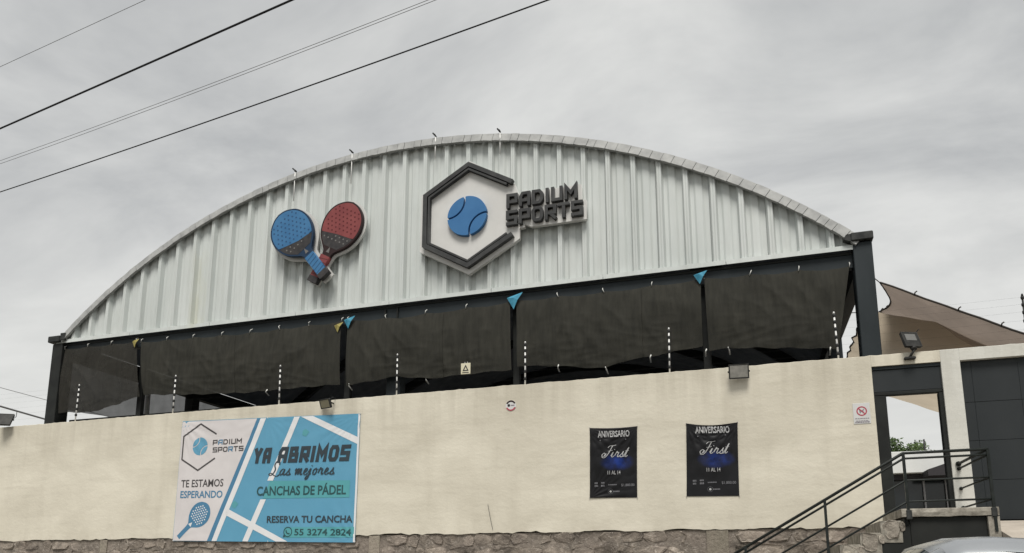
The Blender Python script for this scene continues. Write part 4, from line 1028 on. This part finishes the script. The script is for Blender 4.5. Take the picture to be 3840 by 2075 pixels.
def script_word(word, p0, size, sx, slope, slant, wd, m, dec_fn, adv, lift, thin=.35, parent_name='lettering'):
    x_ = 0; bm_v = []; bm_f = []; order = []
    def put(pts, w_, th):
        A = ribbon(pts, w_, 5, th); b = len(bm_v)
        for i, (a_, c_) in enumerate(A):
            for q in (a_, c_): bm_v.append((p0[0] + q.x, 0, p0[1] + q.y + slope * q.x))
        for i in range(len(A) - 1): bm_f.append((b + 2 * i, b + 2 * i + 1, b + 2 * i + 3, b + 2 * i + 2))
    for c, a_ in zip(word, adv):
        if c != ' ':
            tr = lambda p: ((x_ + p[0] * sx + p[1] * slant) * size, p[1] * size)
            put([tr(p) for p in SCR[c]], wd, thin)
            if c in 'ij': put([tr((.16, .60)), tr((.18, .64))], wd * 1.1, 1)
            if c == 'F': put([tr((-.02, .78)), tr((.1, .92)), tr((.3, .93)), tr((.62, .98))], wd * .8, .6); put([tr((.08, .50)), tr((.30, .53)), tr((.46, .58))], wd * .7, .6); put([tr((.34, .92)), tr((.24, .5)), tr((.10, .12)), tr((-.08, -.04)), tr((-.28, .02))], wd, thin)
            if c == 't': put([tr((-.02, .50)), tr((.28, .52))], wd * .6, .6)
        x_ += a_
    me = bpy.data.meshes.new('s'); me.from_pydata(bm_v, [], bm_f)
    o = dec_fn(parent_name, me, m, lift, .2)
    for i, v in enumerate(o.data.vertices): v.co.y -= i * 4e-6
    return o
script_word('Las mejores', (-10.47, 3.665), .33, 1.05, -.02, .25, .034, M['v_text'], dec, [.84, .50, .46, .26, .66, .40, .34, .44, .46, .42, .4], .009)
# printed logo
hb = (-12.47, 4.435); rb = .565
def hp(k, r): return (hb[0] + r * .99 * math.cos(R(90 + 60 * k)), hb[1] + r * math.sin(R(90 + 60 * k)))
me = curve_mesh(stroke([lerp2(hp(0, rb), hp(5, rb), .97), hp(0, rb), hp(1, rb), hp(2, rb), hp(3, rb), lerp2(hp(3, rb), hp(4, rb), .97)], .035), .0)
def flat(loops): 
    cu = bpy.data.curves.new('c', 'CURVE'); cu.dimensions = '2D'; cu.fill_mode = 'BOTH'
    for lp in loops:
        sp = cu.splines.new('POLY'); sp.points.add(len(lp) - 1); sp.use_cyclic_u = True
        for i, (x, z) in enumerate(lp): sp.points[i].co = (x, z, 0, 1)
    o = bpy.data.objects.new('c', cu); m_ = bpy.data.meshes.new_from_object(o); bpy.data.objects.remove(o); bpy.data.curves.remove(cu)
    for v in m_.vertices: v.co = (v.co.x, 0, v.co.y)
    return m_
dec('hexagon_print', flat(stroke([lerp2(hp(0, rb), hp(5, rb), .97), hp(0, rb), hp(1, rb), hp(2, rb), hp(3, rb), lerp2(hp(3, rb), hp(4, rb), .97)], .036)), M['v_grey'], .009)
for pc in ball_pieces((-12.45, 4.45), .215, .011): dec('ball_print', flat([pc]), M['v_blue'], .008)
cnt = [0]
def print_letter(c, sts):
    cnt[0] += 1
    for i, lo in enumerate(sts): dec('letter_print', flat(lo), M['v_deep'] if (cnt[0] in (2, 10)) else M['v_grey'], .008 + .0004 * i)
block_word('PADIUM', -12.09, -11.27, 4.46, .125, .026, print_letter)
block_word('SPORTS', -12.08, -11.21, 4.28, .125, .026, print_letter)
def heavy(word, xa, xb, z0, h_, sh):
    def pl(c, sts):
        for i, lo in enumerate(sts): dec('letter_print', flat([[(x + (z - z0) * sh, z - .018 * (x - xa)) for x, z in l] for l in lo]), M['v_text'], .009 + .0004 * i)
    block_word(word, xa, xb, z0, h_, .088, pl)
heavy('YA', -10.93, -10.46, 3.965, .36, .13); heavy('ABRIMOS', -10.27, -8.40, 3.95, .37, .16)
# printed racket
rbt, rtp = (-12.89, 2.28), (-12.08, 3.03)
dec('racket_print', flat([outl(rbt, rtp, 0)]), M['v_deep'], .0065)
d_ = (Vector(rtp) - Vector(rbt)); k_ = d_.length / 2.675; d_.normalize(); n_ = Vector((d_.y, -d_.x))
for a_ in range(-3, 4):
    for b_ in range(8):
        u, v = a_ * .155 + (.077 if b_ % 2 else 0), 1.42 + b_ * .135
        if abs(u) < ip([(yy, wd) for yy, wd in HW], v) - .16 and v < 2.45:
            q = Vector(rbt) + n_ * u * k_ + d_ * v * k_; dec('dot_print', flat([circle(q.x, q.y, .018, 8)]), M['v_white'], .0075)
q = [Vector(rbt) + n_ * u * k_ + d_ * v * k_ for u, v in ((-.12, 1.0), (.12, 1.0), (0, 1.25))]
dec('throat_print', [[(p.x, p.y) for p in q]], M['v_white'], .0075)
# phone icon: ring with a tail and a handset
wc = (-9.88, 2.365)
dec('phone_icon', flat([circle(wc[0], wc[1], .115, 30), circle(wc[0], wc[1], .092, 30)]), M['v_textg'], .0065)
dec('phone_icon', [[(wc[0] - .105, wc[1] - .055), (wc[0] - .055, wc[1] - .105), (wc[0] - .125, wc[1] - .125)]], M['v_textg'], .0068)
hs = spline([(wc[0] - .045, wc[1] + .04), (wc[0] - .035, wc[1] - .01), (wc[0] + .01, wc[1] - .04), (wc[0] + .05, wc[1] - .035)], 5)
dec('phone_icon', flat(stroke([(p.x, p.y) for p in hs], .03)), M['v_textg'], .0068)
for (cx_, cz_) in ((-13.03, 5.09), (-8.15, 4.97), (-8.17, 2.12), (-10.6, 5.03), (-10.4, 2.16), (-13.04, 2.21)):
    MB().tube([(cx_ + .02 * (1 if cx_ < -10 else -1), YB - .012, cz_ - .02), (cx_, YB - .012, cz_ + .012), (cx_, WF - .002, cz_ + .02)], .005, 5).build('eyelet_tie', M['tie'], banner)

# ------------------------------------------------------------------ two posters
def poster(label, Q, cor, sag):
    root = thing('poster', label, 'poster', (Q[0][0] + .5, WF, Q[0][1]), 'dark anniversary posters')
    y0 = WF - .008
    sh = sheet('poster_sheet', M['poster'], root, Q, y0, cor, 60, 90, 1.2, sag, True, .004)
    x0, z1 = Q[3][0], Q[3][1]; slp = (Q[2][1] - Q[3][1]) / (Q[2][0] - Q[3][0])
    pd = lambda name, polys, m, lift=.006, seg=.05: decal(name, polys, m, sh, y0, cor, lift, 1.2, min(seg, .03))
    word_on('ANIVERSARIO', (x0 + .165, z1 - .20 + slp * .16), (x0 + .80, z1 - .20 + slp * .8), .125, M['p_text'], pd, offset=.02)
    script_word('First', (x0 + .30, z1 - .62), .25, .95, -.02, .34, .017, M['p_text'], pd, [.42, .30, .40, .36, .3], .008, .35)
    word_on('11 AL 14', (x0 + .345, z1 - .96), (x0 + .60, z1 - .965), .072, M['p_text'], pd, offset=.01)
    word_on('$1,800.00', (x0 + .61, z1 - 1.205), (x0 + .87, z1 - 1.21), .05, M['p_dim'], pd, offset=.012)
    for (u, v, a_, b_) in ((.08, 1.145, .06, .034), (.21, 1.14, .06, .03), (.08, 1.20, .055, .034), (.21, 1.20, .055, .036), (.355, 1.18, .16, .022), (.45, 1.315, .11, .026)):
        t = 0
        while t < a_:
            q = random.uniform(.012, .022); pd('text_line', [[(x0 + u + t, z1 - v), (x0 + u + t + q, z1 - v), (x0 + u + t + q, z1 - v + b_), (x0 + u + t, z1 - v + b_)]], M['p_dim'], .006); t += q + .008
    pd('emblem', flat([circle(x0 + .395, z1 - 1.30, .022, 14)]), M['p_text'])
    pd('emblem', flat([circle(x0 + .395, z1 - 1.30, .050, 20), circle(x0 + .395, z1 - 1.30, .046, 20)]), M['p_dim'])
    for (u, v) in ((.21, .27), (.72, .27)): pd('star_mark', flat([circle(x0 + u, z1 - v, .013, 8)]), M['p_dim'])
    for (cx_, cz_) in Q: MB().tube([(cx_, y0 - .02, cz_), (cx_, WF - .001, cz_)], .008, 6).build('nail', M['mullion'], root)
    return root
poster('dark poster left of the pair, closer to the wall middle, with a long diagonal crease', [(-2.96, 2.93), (-2.02, 2.91), (-1.98, 4.325), (-2.935, 4.345)], [(-1.98, 4.32, 1.9), (-2.95, 2.93, 1.2), (-2.93, 4.34, .8)], .02)
poster('dark poster right of the pair, nearer the stairs, with a sagging top edge', [(-1.08, 2.905), (-.115, 2.885), (-.075, 4.29), (-1.03, 4.325)], [(-.08, 4.29, 1.6), (-1.03, 4.32, 1.3)], .05)

# ------------------------------------------------------------------ seen through the doorway
bl = thing('yard_building', 'pale flat-roofed building with dark glazing seen through the doorway', 'building', (8, 34, 2.3))
MB().bbox((1.9, 34, 5.50), (15.5, 40, 6.41), .02).build('fascia', M['bld_pale'], bl)
MB().box((2.0, 34.3, 5.25), (15.5, 34.6, 5.495)).build('beam', M['bld_dark'], bl)
MB().prism_xz([(7.0, 5.50), (8.8, 6.1), (8.8, 5.25), (7.0, 5.25)], 33.0, 33.98).build('awning', M['bld_dark'], bl)
MB().box((2.0, 34.55, 2.31), (15.5, 34.58, 5.245)).build('glazing', M['bld_glass'], bl)
for x_, wd in ((4.6, .06), (5.86, .16), (7.1, .07), (7.92, .07), (9.1, .07), (10.4, .07), (11.7, .07)): MB().bbox((x_ - wd / 2, 34.42, 2.31), (x_ + wd / 2, 34.54, 5.245), .006).build('mullion', M['white_paint'] if wd > .1 else M['mullion'], bl)
MB().box((2.0, 34.46, 3.55), (15.5, 34.53, 3.61)).build('glazing_bar', M['bld_dark'], bl)
MB().box((2.0, 34.6, 2.31), (15.5, 39.9, 5.49)).build('interior_mass', M['bld_dark'], bl)
MB().prism_xz([(7.5, 6.42), (9.4, 7.25), (12.5, 7.25), (14.4, 6.42)], 37, 39.8).build('rear_roof', M['roof_grey'], bl)
MB().tube([(7.6, 36, 6.40), (7.6, 36, 7.2)], .035, 6).build('vent_pipe', M['bld_dark'], bl)
tag(MB().tube([(3.30, 20, 2.3), (3.30, 20, 2.98), (3.30, 20, 3.03)], [.05, .05, .07], 8).build('bollard', M['white_paint']), 'small white bollard standing low behind the doorway', 'bollard')

tr = thing('tree', 'leafy green tree top behind the pale building', 'tree', (8.4, 46, 2.3))
tk = MB().tube([(8.4, 46, 2.2), (8.45, 46.1, 4), (8.35, 46, 5.6), (8.4, 46, 7)], [.28, .22, .15, .07], 8)
for a_ in range(5):
    t = a_ * 1.3; tk.tube([(8.38, 46, 4.6 + a_ * .25), (8.4 + .7 * math.cos(t), 46 + .7 * math.sin(t), 5.9 + a_ * .2), (8.4 + 1.3 * math.cos(t), 46 + 1.3 * math.sin(t), 6.8 + .15 * a_)], [.1, .06, .02], 6)
tk.build('trunk', M['bark'], tr)
lv = []; lf_ = []
random.seed(3)
cl = [(8.4 + random.uniform(-1.4, 1.6), 46 + random.uniform(-1.5, 1.5), 7.35 + random.uniform(-.9, 1.0), random.uniform(.4, .75)) for _ in range(34)]
for cx_, cy_, cz_, cr2 in cl:
    for _ in range(190):
        v = Vector((random.gauss(0, 1), random.gauss(0, 1), random.gauss(0, 1))).normalized() * cr2 * random.uniform(.55, 1.08)
        c = Vector((cx_, cy_, cz_)) + v; s_ = random.uniform(.07, .13)
        a_ = Vector((random.gauss(0, 1), random.gauss(0, 1), random.gauss(0, 1))).normalized(); b_ = a_.orthogonal().normalized(); b = len(lv)
        lv += [c - a_ * s_, c + b_ * s_ * .5, c + a_ * s_, c - b_ * s_ * .5]; lf_.append((b, b + 1, b + 2, b + 3))
me = bpy.data.meshes.new('crown'); me.from_pydata([tuple(p) for p in lv], [], lf_); me.update(); link('crown', me, tr, M['leaf'])

# ------------------------------------------------------------------ overhead cables
def cable(label, p, q, r, m, e0=1., e1=1., sag=.25):
    p, q = Vector(p), Vector(q); d = q - p; a_, b_ = p - d * e0, q + d * e1; n = 40; pts = []
    for i in range(n + 1):
        t = i / n; s_ = (1 + e0 + e1); u0, u1 = e0 / s_, (1 + e0) / s_
        # parabola through p and q
        z_ = sag * ((t - u0) * (t - u1)) * 4
        pts.append(a_.lerp(b_, t) + Vector((0, 0, z_)))
    return tag(MB().tube(pts, r, 6).build('overhead_cable', m), label, 'cable', 'overhead cables')
cable('thick black overhead cable, highest of the dark ones at upper left', (-17.05, 12, 12.24), (-11.23, 11, 12.12), .021, M['cable'], 1.6, 4, .1)
cable('upper of the twin thin grey overhead cables', (-19.73, 14, 12.99), (-9.17, 12, 12.33), .0055, M['cable_grey'], 1, 2, .5)
cable('lower of the twin thin grey overhead cables', (-19.70, 14, 12.89), (-8.87, 12, 12.30), .0055, M['cable_grey'], 1, 2, .5)
cable('long black overhead cable nearest the hall roof', (-19.56, 14, 12.0), (-6.24, 11.6, 11.40), .0135, M['cable'], 1, 2, .6)
cable('short faint cable in the extreme upper left corner', (-17.34, 12, 14.01), (-16.58, 11.9, 14.01), .006, M['cable_grey'], 15, 25, .0)
cable('grey cable running down behind the left hall column', (-45.0, 34, 11.83), (-45.74, 38, 11.78), .06, M['cable_grey'], 5, 3, .0)
cable('faint thin cable above the grey one beside the left hall column', (-45.2, 34, 13.07), (-46.24, 38, 13.26), .018, M['cable_grey'], 5, 3, .0)

# ------------------------------------------------------------------ parked car in front of the steps
car = thing('parked_car', 'silver car parked below the entrance stairs, only its roof in view', 'car', (1.7, 6.6, 0))
cx0, cyc, hwid = -.50, 6.6, .88
def loft(rows, m, name, parent, close=True):
    n = len(rows[0]); vs = [p for r_ in rows for p in r_]
    fs = [(i * n + j, i * n + j + 1, (i + 1) * n + j + 1, (i + 1) * n + j) for i in range(len(rows) - 1) for j in range(n - 1)]
    fs += [list(range(n)), [(len(rows) - 1) * n + j for j in range(n)][::-1]]
    return MB().add(vs, fs, True).build(name, m, parent)
def ring(x, zb, zt, hw, tum=.0, crown=.03):
    pr = [(-hw + .06, zb), (-hw, zb + .1), (-hw - .01, lerp(zb, zt, .55)), (-hw + tum * .5, zt - .08), (-hw + tum + .05, zt - .02), (-hw * .5, zt + crown * .7), (0, zt + crown)]
    pr = pr + [(-y, z) for y, z in pr[::-1][1:]]
    return [(x, cyc + y, z) for y, z in pr]
body = loft([ring(cx0 + d, zb, zt, hw_) for d, zb, zt, hw_ in ((0, .42, .62, .62), (.06, .28, .74, .78), (.3, .22, .90, .86), (.9, .20, 1.00, .88), (1.25, .20, 1.05, .88), (2.2, .20, 1.07, .89), (3.2, .20, 1.08, .89), (3.9, .22, 1.08, .87), (4.22, .28, 1.02, .80), (4.3, .42, .9, .7))], M['silver'], 'body', car)
roofz = [(.95, 1.06, .80), (1.25, 1.28, .75), (1.55, 1.52, .70), (1.74, 1.645, .665), (1.95, 1.705, .65), (2.2, 1.715, .645), (2.7, 1.68, .645), (3.2, 1.63, .64), (3.6, 1.56, .64), (3.85, 1.36, .68), (4.05, 1.08, .76)]
def gring(x, zt, hw): 
    zb = 1.04; pr = [(-.80, zb), (-lerp(.8, hw, .5), lerp(zb, zt, .5)), (-hw - .01, zt - .09), (-hw + .05, zt - .025), (-hw * .5, zt + .02), (0, zt + .032)]
    pr = pr + [(-y, z) for y, z in pr[::-1][1:]]
    return [(x, cyc + y, z) for y, z in pr]
gh = loft([gring(cx0 + d, zt, hw_) for d, zt, hw_ in roofz], M['car_glass'], 'greenhouse_glass', car)
# roof skin and pillars laid over the glass
def roof_rows(off):
    rows = []
    for d, zt, hw_ in roofz[2:9]:
        pr = [(-hw_ - .015, zt - .10), (-hw_ + .045, zt - .012), (-hw_ * .5, zt + .034), (0, zt + .046)]; pr = pr + [(-y, z) for y, z in pr[::-1][1:]]
        rows.append([(cx0 + d, cyc + y, z + off) for y, z in pr])
    return rows
loft(roof_rows(0)[1:], M['silver'], 'roof_panel', car)
for s in (-1, 1):
    MB().tube([(cx0 + .95, cyc + s * .80, 1.07), (cx0 + 1.55, cyc + s * .715, 1.50), (cx0 + 1.80, cyc + s * .67, 1.635)], [.05, .04, .035], 6).build('pillar', M['silver'], car)
    MB().tube([(cx0 + 2.35, cyc + s * .815, 1.05), (cx0 + 2.4, cyc + s * .67, 1.64)], .035, 6).build('pillar', M['rubber'], car)
    MB().tube([(cx0 + 3.5, cyc + s * .80, 1.06), (cx0 + 3.6, cyc + s * .66, 1.5)], .07, 6).build('pillar', M['silver'], car)
    for d in (.85, 3.4):
        wl = MB().tube([(cx0 + d, cyc + s * .70, .31), (cx0 + d, cyc + s * .90, .31)], .31, 20).build('wheel', M['rubber'], car)
        MB().tube([(cx0 + d, cyc + s * .895, .31), (cx0 + d, cyc + s * .908, .31)], .20, 16).build('rim', M['alloy'], wl)
    MB().bbox((cx0 + .04, cyc + s * .62 - .14, .66), (cx0 + .2, cyc + s * .62 + .14, .80), .03).build('headlight', M['clear_lens'], car)
    MB().bbox((cx0 + 4.16, cyc + s * .66 - .1, .78), (cx0 + 4.27, cyc + s * .66 + .1, 1.0), .03).build('tail_light', M['red_lens'], car)
    MB().bbox((cx0 + 1.28, cyc + s * .98 - .09, 1.06), (cx0 + 1.38, cyc + s * .98 + .09, 1.18), .02).build('mirror', M['silver'], car)
MB().tube([(cx0 + 3.35, cyc, 1.64), (cx0 + 3.5, cyc, 1.72), (cx0 + 3.62, cyc, 1.78)], [.02, .008, .004], 5).build('aerial', M['rubber'], car)
MB().box((cx0 - .01, cyc - .26, .46), (cx0 + .02, cyc + .26, .58)).build('number_plate', M['plate'], car)
